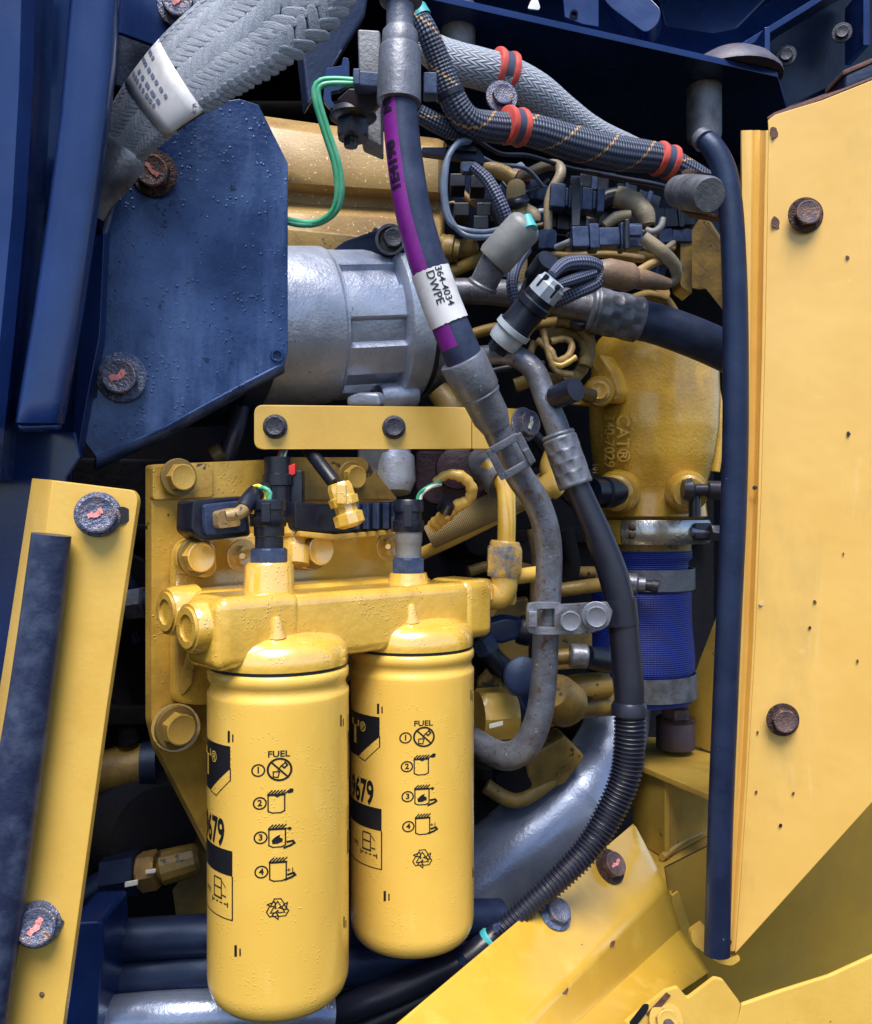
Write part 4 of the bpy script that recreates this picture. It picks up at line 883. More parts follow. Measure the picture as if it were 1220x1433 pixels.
# second hose line
t = thing('suction_hose', 'grey tube and black hose with crimped sleeve right of the striped hose', 'hose', P(880, 990, .73))
tube('steel_tube', [(640, 505, .75, 14), (682, 497, .735, 14), (720, 498, .73, 15), (748, 520, .725, 16), (764, 560, .722, 16), (778, 595, .72, 17), (786, 622, .718, 17)], M_pipe, t, seg=24)
A, B = P(780, 606, .718), P(806, 680, .716); 
def crimp(name, A, B, r, par, n=44):
    """swaged hose sleeve with rows of pressed dimples"""
    def dim(tt, th, q):
        if tt < .14 or tt > .95: return q
        row = (tt-.14)/.81*4; k = math.sin((row % 1)*math.pi)**.6; c = max(0, math.cos(th*7+(int(row) % 2)*math.pi))**.7
        return q*(1-.10*k*c)
    return lathe(name, A, B, [(0, r*.86), (.02, r*.95), (.06, r*.97), (.08, r*.92), (.10, r*.98)]+[(.12+.85*k/n, r) for k in range(n+1)]+[(1, r*.95)], M_ferr, par, 48, rfun=dim, ang=50)
crimp('crimped_sleeve', A, B, px2m(24.5, .717), t)
tube('hose', [(803, 672, .716, 17.5), (818, 706, .716, 18.5), (838, 752, .716, 20), (858, 805, .716, 21), (870, 860, .716, 21), (876, 920, .715, 21), (880, 965, .714, 21), (880, 1000, .714, 20)], M_cable, t, seg=28)
tube('band', [(866, 838, .716, 24), (870, 874, .716, 24)], M_cable, t, seg=28, step=.002)
lathe('service_port', P(762, 560, .722), P(788, 552, .71), [(0, .007), (.8, .008), (1, .007)], M_pipe, t, 18)
lathe('port_cap', P(776, 556, .715), P(806, 545, .695), [(0, .0075), (.05, .0095), (.9, .0098), (1, .009), (1, .006)], M_plas, t, 28)
# corrugated conduit
t = thing('corrugated_conduit', 'black corrugated conduit curving down from the hose to the lower rail', 'conduit', P(700, 1305, .72))
hz = [(880, 986, .714, 21), (881, 1030, .714, 21), (875, 1085, .714, 21), (852, 1140, .712, 20), (822, 1188, .708, 19), (780, 1232, .702, 17), (740, 1268, .698, 15), (706, 1298, .694, 14), (690, 1312, .692, 13)]
tube('conduit', hz, M_cable, t, seg=24, step=.00038, rmod=lambda s, l: .90+.16*max(0, math.sin(s*2*math.pi/.0035))**.5)
lathe('mouth', P(880, 982, .714), P(880, 1000, .714), [(0, .0125), (.3, .0142), (1, .0142)], M_cable, t, 28)
t = thing('battery_cable', 'thick black cable lying under the filters along the yellow rail', 'cable', P(560, 1390, .70))
tube('cable', [(715, 1290, .70, 12), (684, 1316, .69, 15), (650, 1342, .685, 18), (600, 1366, .68, 20), (540, 1390, .68, 21), (480, 1412, .685, 21), (400, 1440, .69, 21), (300, 1470, .7, 21)], M_cable, t, seg=20)
tube('cable', [(640, 1372, .70, 14), (560, 1412, .70, 16), (480, 1446, .70, 17)], M_cable, t, seg=16)
lathe('teal_seal', P(688, 1311, .690), P(680, 1318, .690), [(0, .0078), (.2, .0088), (.8, .0088), (1, .0078)], M_teal, t, 24)
tube('tape', [(655, 1338, .684, 19.5), (648, 1345, .684, 20)], M_rub, t, seg=20, step=.002)
cbox('tie_end', P(695, 1297, .682), Vector((.006, 0, .002)), Vector((0, .003, 0)), UP*.005, M_plas2, t, .0005)
# clamp plate joining the two lines
t = thing('line_clamp', 'zinc clamp plate with two bolts tying the tube to the hose', 'clamp', P(800, 890, .69))
cd = lambda x: .675+(x-740)*.00012
for nm, pts in (('frame', [(738, 852), (740, 844), (752, 842), (785, 843), (785, 852), (752, 853), (751, 877), (785, 878), (785, 889), (750, 889), (740, 886), (737, 876)]), ('bar', [(776, 846), (850, 842), (858, 856), (852, 876), (830, 886), (800, 889), (776, 889)])):
    plate(nm, rnd([P(x, y, cd(x)) for x, y in pts], .0015), .004, M_zinc, t, .0008)
cbox('buckle', P(745, 866, .672), Vector((.007, 0, 0)), Vector((0, .006, 0)), UP*.0125, M_zinc, t, .0012)
bolt(t, P(798, 868, .676), TOCAM+Vector((-.12, 0, 0)), px2m(15, .68), M_zinc, None)
bolt(t, P(834, 862, .676), TOCAM+Vector((-.12, 0, 0)), px2m(16, .68), M_zinc, 'washer', wr=.85)
# ------------------------------------------------------------------ harnesses at the top
def clip(t, x, y, d, dirv, r, wd=17):
    """red cushion clip: two red rings with a dark band between, round a loom"""
    a = P(x, y, d); dv = dirv.normalized(); w_ = px2m(wd, d); rr = px2m(r, d)
    for s in (-1, 1): lathe('red_ring', a+dv*w_*(s*.8-.45), a+dv*w_*(s*.8+.45), [(0, rr*1.0), (.15, rr*1.16), (.5, rr*1.2), (.85, rr*1.16), (1, rr*1.0)], M_red, t, 32)
    lathe('band', a-dv*w_*.5, a+dv*w_*.5, [(0, rr*1.10), (1, rr*1.10)], M_clipin, t, 32)
t = thing('white_sleeved_hose', 'pale woven sleeve hose with a red clip crossing the top', 'hose', P(740, 130, .84))
tube('sleeve', [(590, 62, .80, 20), (630, 85, .80, 27), (670, 96, .80, 27), (710, 108, .81, 27), (750, 130, .82, 27), (790, 162, .84, 25), (830, 188, .86, 22), (880, 206, .88, 16), (930, 225, .90, 12)], M_loomw, t, seg=28)
clip(t, 703, 102, .808, P(720, 110, .815)-P(685, 98, .805), 26, 13)
t = thing('black_harness', 'thick black braided wiring harness with red clips across the top', 'wiring harness', P(760, 200, .80))
tube('sleeve', [(585, 20, .70, 13), (598, 45, .70, 15), (615, 90, .71, 17), (634, 140, .72, 19), (656, 170, .73, 20), (690, 178, .745, 21), (740, 182, .76, 22), (800, 200, .78, 24), (860, 214, .80, 24), (920, 222, .82, 21), (960, 238, .83, 16), (1000, 262, .84, 14)], M_loomb, t, seg=28)
tube('branch', [(585, 158, .725, 12), (610, 172, .73, 13), (640, 184, .74, 14), (668, 186, .75, 14)], M_loomb, t, seg=20)
clip(t, 719, 177, .752, P(740, 183, .76)-P(700, 175, .745), 22, 13)
clip(t, 930, 225, .822, P(945, 230, .826)-P(915, 220, .818), 20, 12)
tube('tie', [(628, 128, .718, 21), (631, 136, .719, 21)], M_cable, t, seg=20, step=.001)
t = thing('clip_bolt', 'dark hex bolt beside the upper red clips', 'bolt', P(700, 140, .77))
bolt(t, P(702, 136, .755), TOCAM+Vector((.2, 0, 0)), px2m(15, .76), M_bblue, 'washer')
plate('bracket', rnd([P(684, 122, .765), P(716, 120, .765), P(716, 152, .765), P(690, 156, .765)], .003), .006, M_bblk, t)
tube('teal_end', [(584, 10, .699, 12), (590, 24, .699, 14)], M_teal, t, seg=14, step=.002)

# bracket with green wire and post left of the ferrule
t = thing('bulkhead_post', 'dark grey upright post with bracket and nut beside the striped hose', 'post', P(500, 200, .70))
plate('post', [P(500, 40, .70), P(532, 42, .70), P(534, 205, .70), P(504, 192, .70)], .03, M_alud, t, .002)
plate('slotted_bracket', rnd([P(452, 140, .67), P(456, 96, .67), P(478, 92, .67), P(480, 80, .67), P(488, 82, .67), P(488, 118, .67), P(474, 126, .67), P(462, 128, .67), P(464, 142, .67), P(472, 150, .67), P(462, 152, .67)], .0015), .006, M_blk, t, .001)
plate('tray', [P(488, 124, .66), P(532, 128, .65), P(534, 142, .65), P(520, 158, .66), P(492, 150, .665), P(470, 140, .665)], .006, M_rust, t, .001)
nut('nut', P(494, 168, .68), P(494, 195, .68), .013, M_bblk, t)
lathe('flange', P(494, 156, .68), P(494, 170, .68), [(0, .017), (.6, .018), (1, .014)], M_bblk, t, 28)
lathe('stud', P(491, 194, .68), P(491, 206, .68), [(0, .0055), (.3, .005), (.4, .0055), (.6, .005), (.7, .0055), (1, .005)], M_bblk, t, 16)
plate('dark_arm', [P(440, -30, .72), P(520, -30, .74), P(512, 20, .74), P(480, 70, .73), P(455, 110, .72), P(430, 150, .72), P(420, 60, .72)], .02, M_dark, t, .003)
t = thing('green_wire_plug', 'blue grey plug with two green wires left of the striped hose', 'connector', P(520, 130, .655))
cbox('plug', P(520, 117, .648), Vector((.020, 0, -.002)), Vector((0, .014, 0)), UP*.0105, M_plas2, t, .001)
cbox('collar', P(500, 114, .648), Vector((.005, 0, 0)), Vector((0, .016, 0)), UP*.0115, M_plas2, t, .001)
cbox('plug_tail', P(602, 122, .66), Vector((.010, 0, 0)), Vector((0, .014, 0)), UP*.016, M_plas2, t, .0012)
for k, m in ((0, M_green), (6, M_green)):
    tube('green_wire', [(498, 113+k*.8, .647, 4.3), (470, 111+k*1.0, .646, 4.3), (449+k*.6, 113+k, .645, 4.3), (440+k*.9, 124+k*.4, .645, 4.3), (442+k*.95, 146, .646, 4.3), (454+k, 186, .65, 4.4), (468+k, 230, .655, 4.5), (472+k, 270, .66, 4.5), (465+k*.8, 296, .665, 4.5), (444+k*.4, 311+k*.2, .67, 4.5), (420, 311+k*.6, .675, 4.4), (395, 306+k*.5, .68, 4.4)], m, t, seg=10, step=.003)

# ------------------------------------------------------------------ injector wiring cluster
t = thing('wire_clip_plate', 'blue grey plug on a clip plate where the grey wire loop starts', 'connector', P(645, 210, .75))
plate('clip_plate', rnd([P(590, 206, .75), P(668, 206, .75), P(678, 218, .75), P(676, 230, .75), P(664, 224, .75), P(590, 214, .75)], .002), .01, M_dark, t, .001)
plate('plug', rnd([P(622, 198, .745), P(640, 188, .745), P(660, 190, .745), P(668, 212, .745), P(628, 208, .745)], .002), .014, M_plas, t, .001)
plate('plug_face', rnd([P(644, 226, .735), P(664, 226, .735), P(664, 240, .735), P(646, 240, .735)], .002), .010, M_plas2, t, .0008)
tube('black_sleeve', [(660, 232, .735, 7), (680, 250, .735, 9), (694, 272, .735, 9.5), (705, 296, .738, 9.5), (712, 320, .745, 9)], M_loomf, t, seg=16)
t = thing('grey_wire_loop', 'two grey wires looping into a grey sensor boot', 'wires', P(650, 330, .72))
for k in (0, 7):
    tube('wire', [(658-k*.3, 197+k*.2, .738, 4), (644-k*.6, 198+k*.6, .73, 4), (630-k*.2, 214+k*.3, .722, 4.2), (623+k*.4-2, 240, .72, 4.2), (622+k*.4-2, 275, .72, 4.2), (630+k*.3-2, 310-k*.5, .72, 4.2), (650, 326+k*.9-4, .72, 4.2), (680, 329+k-4, .71, 4.2), (705, 322+k-3, .705, 4.2), (724, 312+k*.8-2, .70, 4.2), (734, 313+k*.7-2, .698, 4)], M_gwire, t, seg=10, step=.003)
t = thing('grey_pressure_sensor', 'grey plastic sensor boot on a steel tube right of the striped hose', 'sensor', P(680, 405, .72))
A, B = P(742, 308, .70), P(690, 366, .712)
lathe('boot', A, B, [(0, .004), (.03, .010), (.1, .0135), (.18, .0148), (.92, .0152), (1, .014), (1, .008)], M_gsens, t, 32)
lathe('stem', P(694, 362, .712), P(674, 402, .722), [(0, .0115), (.85, .0112), (.9, .0125), (1, .0125)], M_pipe, t, 28)
lathe('wire_seal', P(737, 304, .697), P(742, 322, .692), [(0, .004), (1, .006)], M_teal, t, 14)
# steel tube across
t = thing('cross_hose', 'black hose with crimped grey sleeve running right to the door seal', 'hose', P(850, 470, .80))
tube('steel_tube', [(625, 408, .765, 18), (680, 408, .765, 18), (730, 414, .77, 19), (790, 424, .78, 21), (840, 436, .785, 23)], M_pipe, t, seg=24)
A, B = P(822, 432, .782), P(894, 448, .79)
crimp('crimped_sleeve', A, B, px2m(32, .785), t)
tube('hose', [(884, 446, .79, 28), (920, 454, .79, 28), (970, 472, .79, 28), (1020, 494, .79, 28), (1060, 515, .79, 28)], M_hose, t, seg=28)
# capped service valve and pressure switch
t = thing('pressure_switch', 'black pressure switch with pale grey plug in the middle', 'sensor', P(705, 485, .73))
ax0, ax1 = P(694, 490, .725), P(776, 392, .70); dv = ax1-ax0
lathe('stem', ax0, ax0+dv*.12, [(0, .0085), (1, .009)], M_plas, t, 20)
lathe('steel_collar', ax0+dv*.10, ax0+dv*.34, [(0, .0125), (.2, .0135), (.7, .0135), (.72, .0155), (1, .0155)], M_lite, t, 28)
lathe('barrel', ax0+dv*.34, ax0+dv*.78, [(0, .0145), (.1, .0135), (.6, .013), (.62, .0145), (.8, .0145), (.84, .013), (1, .013)], M_plas, t, 28)
lathe('plug', ax0+dv*.78, ax0+dv*1.0, [(0, .0125), (.7, .0125), (.8, .011), (1, .010)], M_lite, t, 8, ang=20)
u_, v_ = frame_of(dv)
for k in (-1, 1): tube_p = cbox('plug_lug', ax0+dv*.92+v_*.006*k+u_*.008, dv.normalized()*.012, v_*.004, u_*.004, M_plas, t, .0008)
t = thing('capped_valve', 'small black round cap above the pressure switch', 'cap', P(760, 395, .735))
lathe('cap', P(748, 392, .745), P(768, 364, .725), [(0, .0095), (.1, .0105), (.88, .0105), (1, .0095), (1, .006)], M_plas, t, 28)
lathe('stem', P(735, 420, .755), P(750, 388, .744), [(0, .008), (1, .008)], M_plas, t, 20)
t = thing('looped_braid_cable', 'fine black braided cable looping over the steel tube', 'cable', P(790, 400, .72))
tube('cable', [(722, 425, .735, 7), (716, 400, .735, 8), (722, 372, .75, 8), (736, 350, .77, 8)], M_loomf, t, seg=16)
tube('cable', [(772, 385, .705, 7), (790, 370, .715, 10), (820, 368, .725, 11), (838, 378, .735, 11), (834, 396, .735, 10), (806, 410, .73, 9), (776, 424, .735, 9)], M_loomf, t, seg=16)
tube('cable', [(775, 400, .71, 6), (800, 392, .72, 8), (830, 382, .73, 9)], M_loomf, t, seg=14)
t = thing('taped_loom_end', 'brown taped loom end right of the braided cable loop', 'wire loom', P(870, 400, .75))
tube('tape', [(836, 380, .735, 14), (850, 382, .74, 20), (880, 388, .75, 20), (886, 389, .752, 15), (900, 391, .755, 14), (935, 398, .765, 8)], mk('brown_tape', (.24, .16, .10), (.17, .12, .09), .5, 60, .45, bump=.4, bs=260), t, seg=20)
tube('strand', [(885, 385, .75, 6), (910, 370, .76, 6), (930, 362, .77, 6)], M_tan, t, seg=10)
tube('ribbon', [(900, 332, .76, 9), (925, 352, .76, 10), (944, 372, .765, 9), (946, 390, .77, 7), (936, 398, .77, 5)], M_tang, t, seg=12)
# pale steel injector line
t = thing('injector_line', 'bent pale fuel line dropping to a small nut', 'fuel line', P(768, 350, .83))
tube('line', [(728, 250, .86, 7), (745, 240, .85, 7.5), (768, 231, .84, 7.5), (782, 233, .835, 7.5), (784, 245, .83, 7.5), (772, 268, .83, 7), (767, 290, .83, 6.5), (767, 326, .83, 6)], M_tang, t, seg=14, step=.003)
nut('nut', P(766, 324, .83), P(765, 350, .83), px2m(14, .83), M_plas2, t)
plate('red_seal', rnd([P(722, 238, .865), P(738, 234, .865), P(744, 252, .865), P(728, 258, .865)], .003), .01, mk('faded_red', (.30, .06, .06), None, rough=.5), t)
plate('crumpled_tag', rnd([P(716, 232, .87), P(730, 226, .87), P(738, 236, .87), P(722, 244, .87)], .002), .006, M_lite, t)
# tan looms and knobbly conduits
t = thing('tan_conduit', 'tan ribbed conduit with black tie behind the grey sensor', 'conduit', P(730, 330, .78))
tube('conduit', [(722, 262, .80, 13), (722, 278, .79, 14), (724, 300, .785, 12), (722, 330, .785, 11), (728, 370, .79, 10), (722, 410, .795, 9)], M_loomt, t, seg=20)
tube('tie', [(712, 286, .782, 8), (724, 284, .776, 8), (734, 280, .782, 8)], M_plas, t, seg=10, step=.002)
tube('branch', [(732, 292, .79, 9), (746, 302, .785, 11), (748, 310, .785, 8)], M_tang, t, seg=14, step=.002)
tube('branch', [(676, 234, .80, 10), (700, 240, .80, 10), (720, 250, .80, 11)], M_tan, t, seg=14, rmod=lambda s, l: 1+.08*math.sin(s*900))
def plugset(name, label, x, y, d, w_, h_, cols, mat, ang=0.):
    """multi-way connector: a ribbed body of stepped blocks along its length"""
    t = thing(name, label, 'connector', P(x, y, d)); n = len(cols)
    ex = Vector((math.cos(ang), .15, -math.sin(ang))).normalized(); ez = Vector((math.sin(ang), 0, math.cos(ang)))
    W_ = px2m(w_, d); H_ = px2m(h_, d); x0 = 0
    for i, (f, hh) in enumerate(cols):
        c = P(x, y, d)+ex*(W_*(x0+f/2-.5)); x0 += f
        cbox('body' if i == 0 else 'collar', c, ex*(W_*f*.99), Vector((0, H_*.9*hh, 0)), ez*H_*hh, mat, t, H_*.08)
    return t
plugset('injector_connector', 'topmost blue black ribbed connector of the injector wiring', 806, 281, .83, 78, 32, ((.28, 1.05), (.06, .8), (.18, 1.), (.06, 1.2), (.2, .98), (.08, .8), (.14, 1.05)), M_plas2, .06)
plugset('injector_connector', 'blue black connector tucked under the topmost ribbed one', 790, 312, .85, 60, 24, ((.3, .9), (.3, 1.1), (.4, .9)), M_plas, .05)
t_ = plugset('injector_connector', 'large grey blue latched connector nearest the braided cable loop', 848, 334, .80, 102, 30, ((.24, .95), (.14, 1.15), (.30, .85), (.08, 1.2), (.24, 1.1)), M_plas2, -.06)
cbox('latch', P(888, 324, .785), Vector((.012, 0, 0)), Vector((0, .008, 0)), UP*.009, M_plas2, t_, .001)
cbox('latch', P(876, 330, .785), Vector((.004, 0, 0)), Vector((0, .012, 0)), UP*.026, M_plas, t_, .001)
plugset('injector_connector', 'blue black connector halfway between two tan conduits', 868, 308, .86, 70, 28, ((.4, 1.), (.2, 1.1), (.4, .9)), M_plas, 0)
plugset('injector_connector', 'upper connector of the pair beside the grimy yellow bracket', 940, 308, .86, 62, 26, ((.3, 1.1), (.3, 1.), (.12, 1.15), (.28, .85)), M_plas, -.1)
plugset('injector_connector', 'lower connector of the pair beside the grimy yellow bracket', 944, 332, .86, 52, 18, ((.4, 1.1), (.6, .95)), M_plas2, -.05)
t = thing('strap_clip', 'upright black strap clip over the topmost connector', 'clip', P(806, 300, .81))
plate('strap', [P(799, 250, .812), P(811, 249, .812), P(812, 300, .808), P(811, 316, .808), P(800, 316, .808)], .003, M_plas, t, .0006)
cbox('head', P(805, 253, .815), Vector((.009, 0, 0)), Vector((0, .006, 0)), UP*.007, M_plas2, t, .0008)
t = thing('elbow_loom', 'tan elbow conduit arching from a black sleeve among the connectors', 'conduit', P(880, 300, .84))
tube('sleeve', [(838, 285, .84, 11), (850, 278, .84, 13), (864, 275, .838, 13)], M_plas, t, seg=16, step=.003)
tube('elbow', [(862, 275, .838, 14), (880, 280, .835, 15), (896, 292, .832, 14.5), (904, 304, .83, 13), (906, 314, .83, 11)], M_tang, t, seg=18, step=.003, rmod=lambda s, l: 1+.05*math.sin(s*420))
tube('tail', [(845, 316, .825, 6), (862, 304, .825, 8), (882, 300, .825, 6)], M_tang, t, seg=12)
tube('loop', [(904, 322, .825, 5), (914, 325, .822, 5.5), (924, 318, .82, 5), (928, 305, .82, 4)], M_gsens, t, seg=10, step=.002)
t = thing('tangled_loom', 'tangle of cream taped wires left of the golden casting', 'wire loom', P(800, 540, .80))
for pts, r, m in (([(765, 470, .80), (790, 462, .80), (812, 470, .80), (820, 490, .80), (812, 520, .81), (790, 535, .81)], 9, M_loomt), ([(752, 476, .785), (770, 490, .78), (778, 505, .78), (795, 498, .785), (800, 482, .79), (790, 474, .79), (770, 478, .785)], 5, M_tan), ([(760, 462, .785), (766, 490, .78), (778, 518, .78), (800, 524, .785)], 5, M_tan), ([(770, 505, .78), (784, 512, .778), (806, 500, .78)], 4, M_bar), ([(780, 446, .79), (806, 452, .79), (820, 466, .795), (824, 490, .80), (818, 512, .80)], 10, M_loomt), ([(748, 478, .79), (742, 500, .79), (756, 530, .80)], 5, M_tan)):
    tube('wire', [(*p, r) for p in pts], m, t, seg=12, step=.002, rmod=lambda s, l: 1+.08*math.sin(s*800))
tube('tie', [(800, 452, .785, 8), (812, 455, .783, 8), (822, 452, .785, 8)], M_plas, t, seg=10, step=.002)
t = thing('injection_pump', 'dark fuel pump body deep behind the grey wire loop', 'pump', P(680, 400, .92))
lathe('body', P(640, 290, .90), P(745, 330, .95), [(0, .03), (.1, .045), (.5, .045), (.55, .052), (.9, .052), (1, .04)], M_dark, t, 32)
for x, y in ((640, 260), (668, 262), (690, 250), (645, 300), (676, 300), (672, 318)): cbox('block', P(x, y, .84), Vector((.014, 0, 0)), Vector((0, .03, 0)), UP*.012, M_plas, t, .001)
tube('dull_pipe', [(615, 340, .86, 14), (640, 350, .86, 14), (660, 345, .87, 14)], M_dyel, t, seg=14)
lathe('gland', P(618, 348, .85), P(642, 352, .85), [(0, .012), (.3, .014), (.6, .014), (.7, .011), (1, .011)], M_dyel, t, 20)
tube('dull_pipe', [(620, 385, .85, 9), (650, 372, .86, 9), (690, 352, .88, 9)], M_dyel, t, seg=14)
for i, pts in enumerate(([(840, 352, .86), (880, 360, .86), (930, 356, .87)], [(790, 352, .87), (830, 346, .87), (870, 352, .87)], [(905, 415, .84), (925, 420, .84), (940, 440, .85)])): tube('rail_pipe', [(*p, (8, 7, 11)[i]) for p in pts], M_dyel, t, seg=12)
nut('pipe_nut', P(905, 405, .83), P(928, 420, .835), .011, M_dyel, t)
# ------------------------------------------------------------------ casting elbow, clamp, blue hose
t = thing('air_elbow', 'golden yellow cast air elbow with raised lettering', 'casting', P(912, 725, .96))
DC = .98; top = P(918, 452, DC).z; bot = P(905, 728, DC).z
cx0 = P(903, 700, DC).x
PR = [(728, 66), (722, 76), (712, 74), (690, 72), (670, 76), (640, 84), (600, 89), (560, 90), (530, 88), (505, 88), (488, 85), (474, 78), (464, 66), (457, 44)]
def prof_r(py):
    for (y0, r0_), (y1, r1_) in zip(PR, PR[1:]):
        if y1 <= py <= y0: return r0_+(r1_-r0_)*(y0-py)/(y0-y1)
    return PR[0][1] if py > PR[0][0] else PR[-1][1]
cxf = lambda py: 914+(py < 560)*0-(py-600)*.02
bm = bmesh.new(); rings = []; SG = 64
for i in range(48):
    py = 728-(728-458)*i/47; c = P(cxf(py), py, DC); rr = px2m(prof_r(py), DC)
    rings.append([bm.verts.new(c+Vector((math.cos(2*math.pi*j/SG)*rr, math.sin(2*math.pi*j/SG)*rr*.9, 0))) for j in range(SG)])
for a, b in zip(rings, rings[1:]):
    for j in range(SG): bm.faces.new((a[j], a[(j+1) % SG], b[(j+1) % SG], b[j]))
bm.faces.new(rings[0]); bm.faces.new(rings[-1]); finish('elbow_body', bm, M_cast, t, 60)
def surf(px, py, h=0.):
    R_ = prof_r(py); dx = (px-cxf(py))/R_; dx = max(-.97, min(.97, dx)); d = DC-px2m(R_, DC)*.9*math.sqrt(1-dx*dx)-h
    return P(px, py, d)
def emb(s, x, y, size, sx=1.):
    v_, f_ = text2d(s, 1, .015, sx)
    return [([(x+b*size, y+a*size*.98) for a, b in v_], f_)]     # reads downwards
it = emb('CAT®', 871, 613, 25)+emb('340-7029', 852, 617, 20)+emb('1022', 838, 612, 13)+emb('101', 833, 656, 11)
polys('raised_lettering', it, lambda x, y, h: surf(x, y, h+.0004), M_castl, t, .0016)
tube('rim_flange', [(968, 478, .99, 6), (990, 510, 1.0, 7), (1003, 560, 1.0, 7), (1006, 610, 1.0, 7), (1000, 660, 1.0, 7)], M_cast, t, seg=12)
# left rib with the bolted ear
plate('rib', rnd([P(824, 508, .93), P(838, 494, .92), P(856, 520, .912), P(866, 548, .91), P(862, 562, .912), P(850, 566, .915), P(842, 540, .92)], .004), .03, M_cast, t, .004)
lathe('ear', P(838, 548, .935), P(838, 548, .900), [(0, .0165), (.9, .0155), (1, .0135)], M_cast, t, 28)
bolt(t, P(838, 548, .899), TOCAM+Vector((-.2, 0, 0)), px2m(13, .9), M_cast, 'flange', wr=.85)
for x in (866, 958): lathe('boss', P(x, 688, .945), P(x+(-6 if x < 900 else 6), 690, .895), [(0, .024), (.6, .021), (.95, .018), (1, .015)], M_cast, t, 28)
plate('stay', [P(800, 556, .93), P(830, 556, .93), P(830, 568, .93), P(800, 566, .93)], .01, M_cast, t)
t = thing('temperature_sensor', 'black plug sensor screwed into the lower left of the casting', 'sensor', P(850, 690, .88))
lathe('plug', P(868, 690, .90), P(828, 688, .875), [(0, .011), (.15, .013), (.3, .013), (.33, .0155), (.6, .0155), (.63, .013), (1, .013)], M_plas, t, 24)
t = thing('knob_fitting', 'black wing fitting on the lower right of the casting', 'fitting', P(970, 690, .88))
lathe('knob', P(955, 685, .885), P(1010, 686, .885), [(0, .009), (.2, .012), (.3, .006), (.6, .006), (.65, .009), (1, .009)], M_bblk, t, 20)
lathe('stem', P(972, 690, .89), P(972, 724, .89), [(0, .006), (1, .006)], M_bblk, t, 16)

t = thing('band_clamp', 'shiny steel band clamp under the golden casting', 'clamp', P(905, 765, .93))
c0 = P(905, 745, DC); rr = px2m(80, DC)
def arc(name, r, z0, z1, a0, a1, mat, par, th=.002, n=24, cc=None, out=0.):
    cc = cc or c0; bm = bmesh.new(); rows = []
    prof = [(0, r), (0, r+th+out*.3), (.25, r+th+out), (.75, r+th+out), (1, r+th+out*.3), (1, r)]
    for i in range(n+1):
        a = R(a0+(a1-a0)*i/n); dv = Vector((math.sin(a), -math.cos(a), 0))
        rows.append([bm.verts.new(Vector((cc.x, cc.y, z0+(z1-z0)*k))+dv*q) for k, q in prof])
    for a, b in zip(rows, rows[1:]):
        for j in range(len(prof)): bm.faces.new((a[j], a[(j+1) % len(prof)], b[(j+1) % len(prof)], b[j]))
    bm.faces.new(rows[0]); bm.faces.new(rows[-1]); return finish(name, bm, mat, par, 40)
arc('band', rr, P(0, 762, .92).z, P(0, 728, .92).z, -35, 62, mk('bright_band_steel', (.55, .54, .52), (.38, .38, .38), .5, 40, .25, metal=.8, bump=.3, bs=300), t, .003, out=.004)
arc('painted_band', rr, P(0, 762, .92).z, P(0, 728, .92).z, -120, -36, M_cast, t, .003, out=.004)
bandm = t
for z_ in (738, 750): lathe('rivet', P(884, z_, .915), P(884, z_, .910), [(0, .0035), (.6, .0035), (1, .0015)], M_chip, t, 12)
cbox('buckle', P(982, 744, .925), Vector((.022, .006, 0)), Vector((0, .014, 0)), UP*.018, M_bblk, t, .003)
lathe('t_bolt', P(965, 744, .918), P(1010, 746, .93), [(0, .005), (1, .005)], M_zinc, t, 16)
nut('t_bolt_nut', P(992, 745, .92), P(1004, 746, .922), .009, M_bblk, t)
# lower collar of the casting and the blue coupling hose
t = thing('coupling_hose', 'bright blue fabric coupling hose below the golden casting', 'hose', P(900, 990, .96))
zt, zb = P(0, 772, .93).z, P(0, 992, .93).z
axx = P(900, 880, DC)
bm = bmesh.new(); rings = []; SG = 56; uvl = bm.loops.layers.uv.new('uv')
for i in range(40):
    f = i/39; py = 772+220*f; c = P(898-3*f, py, DC); rr = px2m(68+6*math.exp(-((f-.75)/.22)**2)-5*(abs(f-.17) < .1)-4*(abs(f-.88) < .08), DC)
    rings.append(([bm.verts.new(Vector((c.x+math.cos(2*math.pi*j/SG)*rr, c.y+math.sin(2*math.pi*j/SG)*rr, zt+(zb-zt)*f))) for j in range(SG)], f))
for (a, fa_), (b, fb_) in zip(rings, rings[1:]):
    for j in range(SG):
        fc = bm.faces.new((a[j], a[(j+1) % SG], b[(j+1) % SG], b[j]))
        for l, uv in zip(fc.loops, ((j/SG, fa_), ((j+1)/SG, fa_), ((j+1)/SG, fb_), (j/SG, fb_))): l[uvl].uv = uv
bm.faces.new(rings[0][0]); bm.faces.new(rings[-1][0]); finish('hose', bm, M_bluef, t, 60)
lathe('neck', P(903, 720, DC), P(903, 776, DC), [(0, px2m(62, DC)), (1, px2m(62, DC))], M_dyel, t, 40)
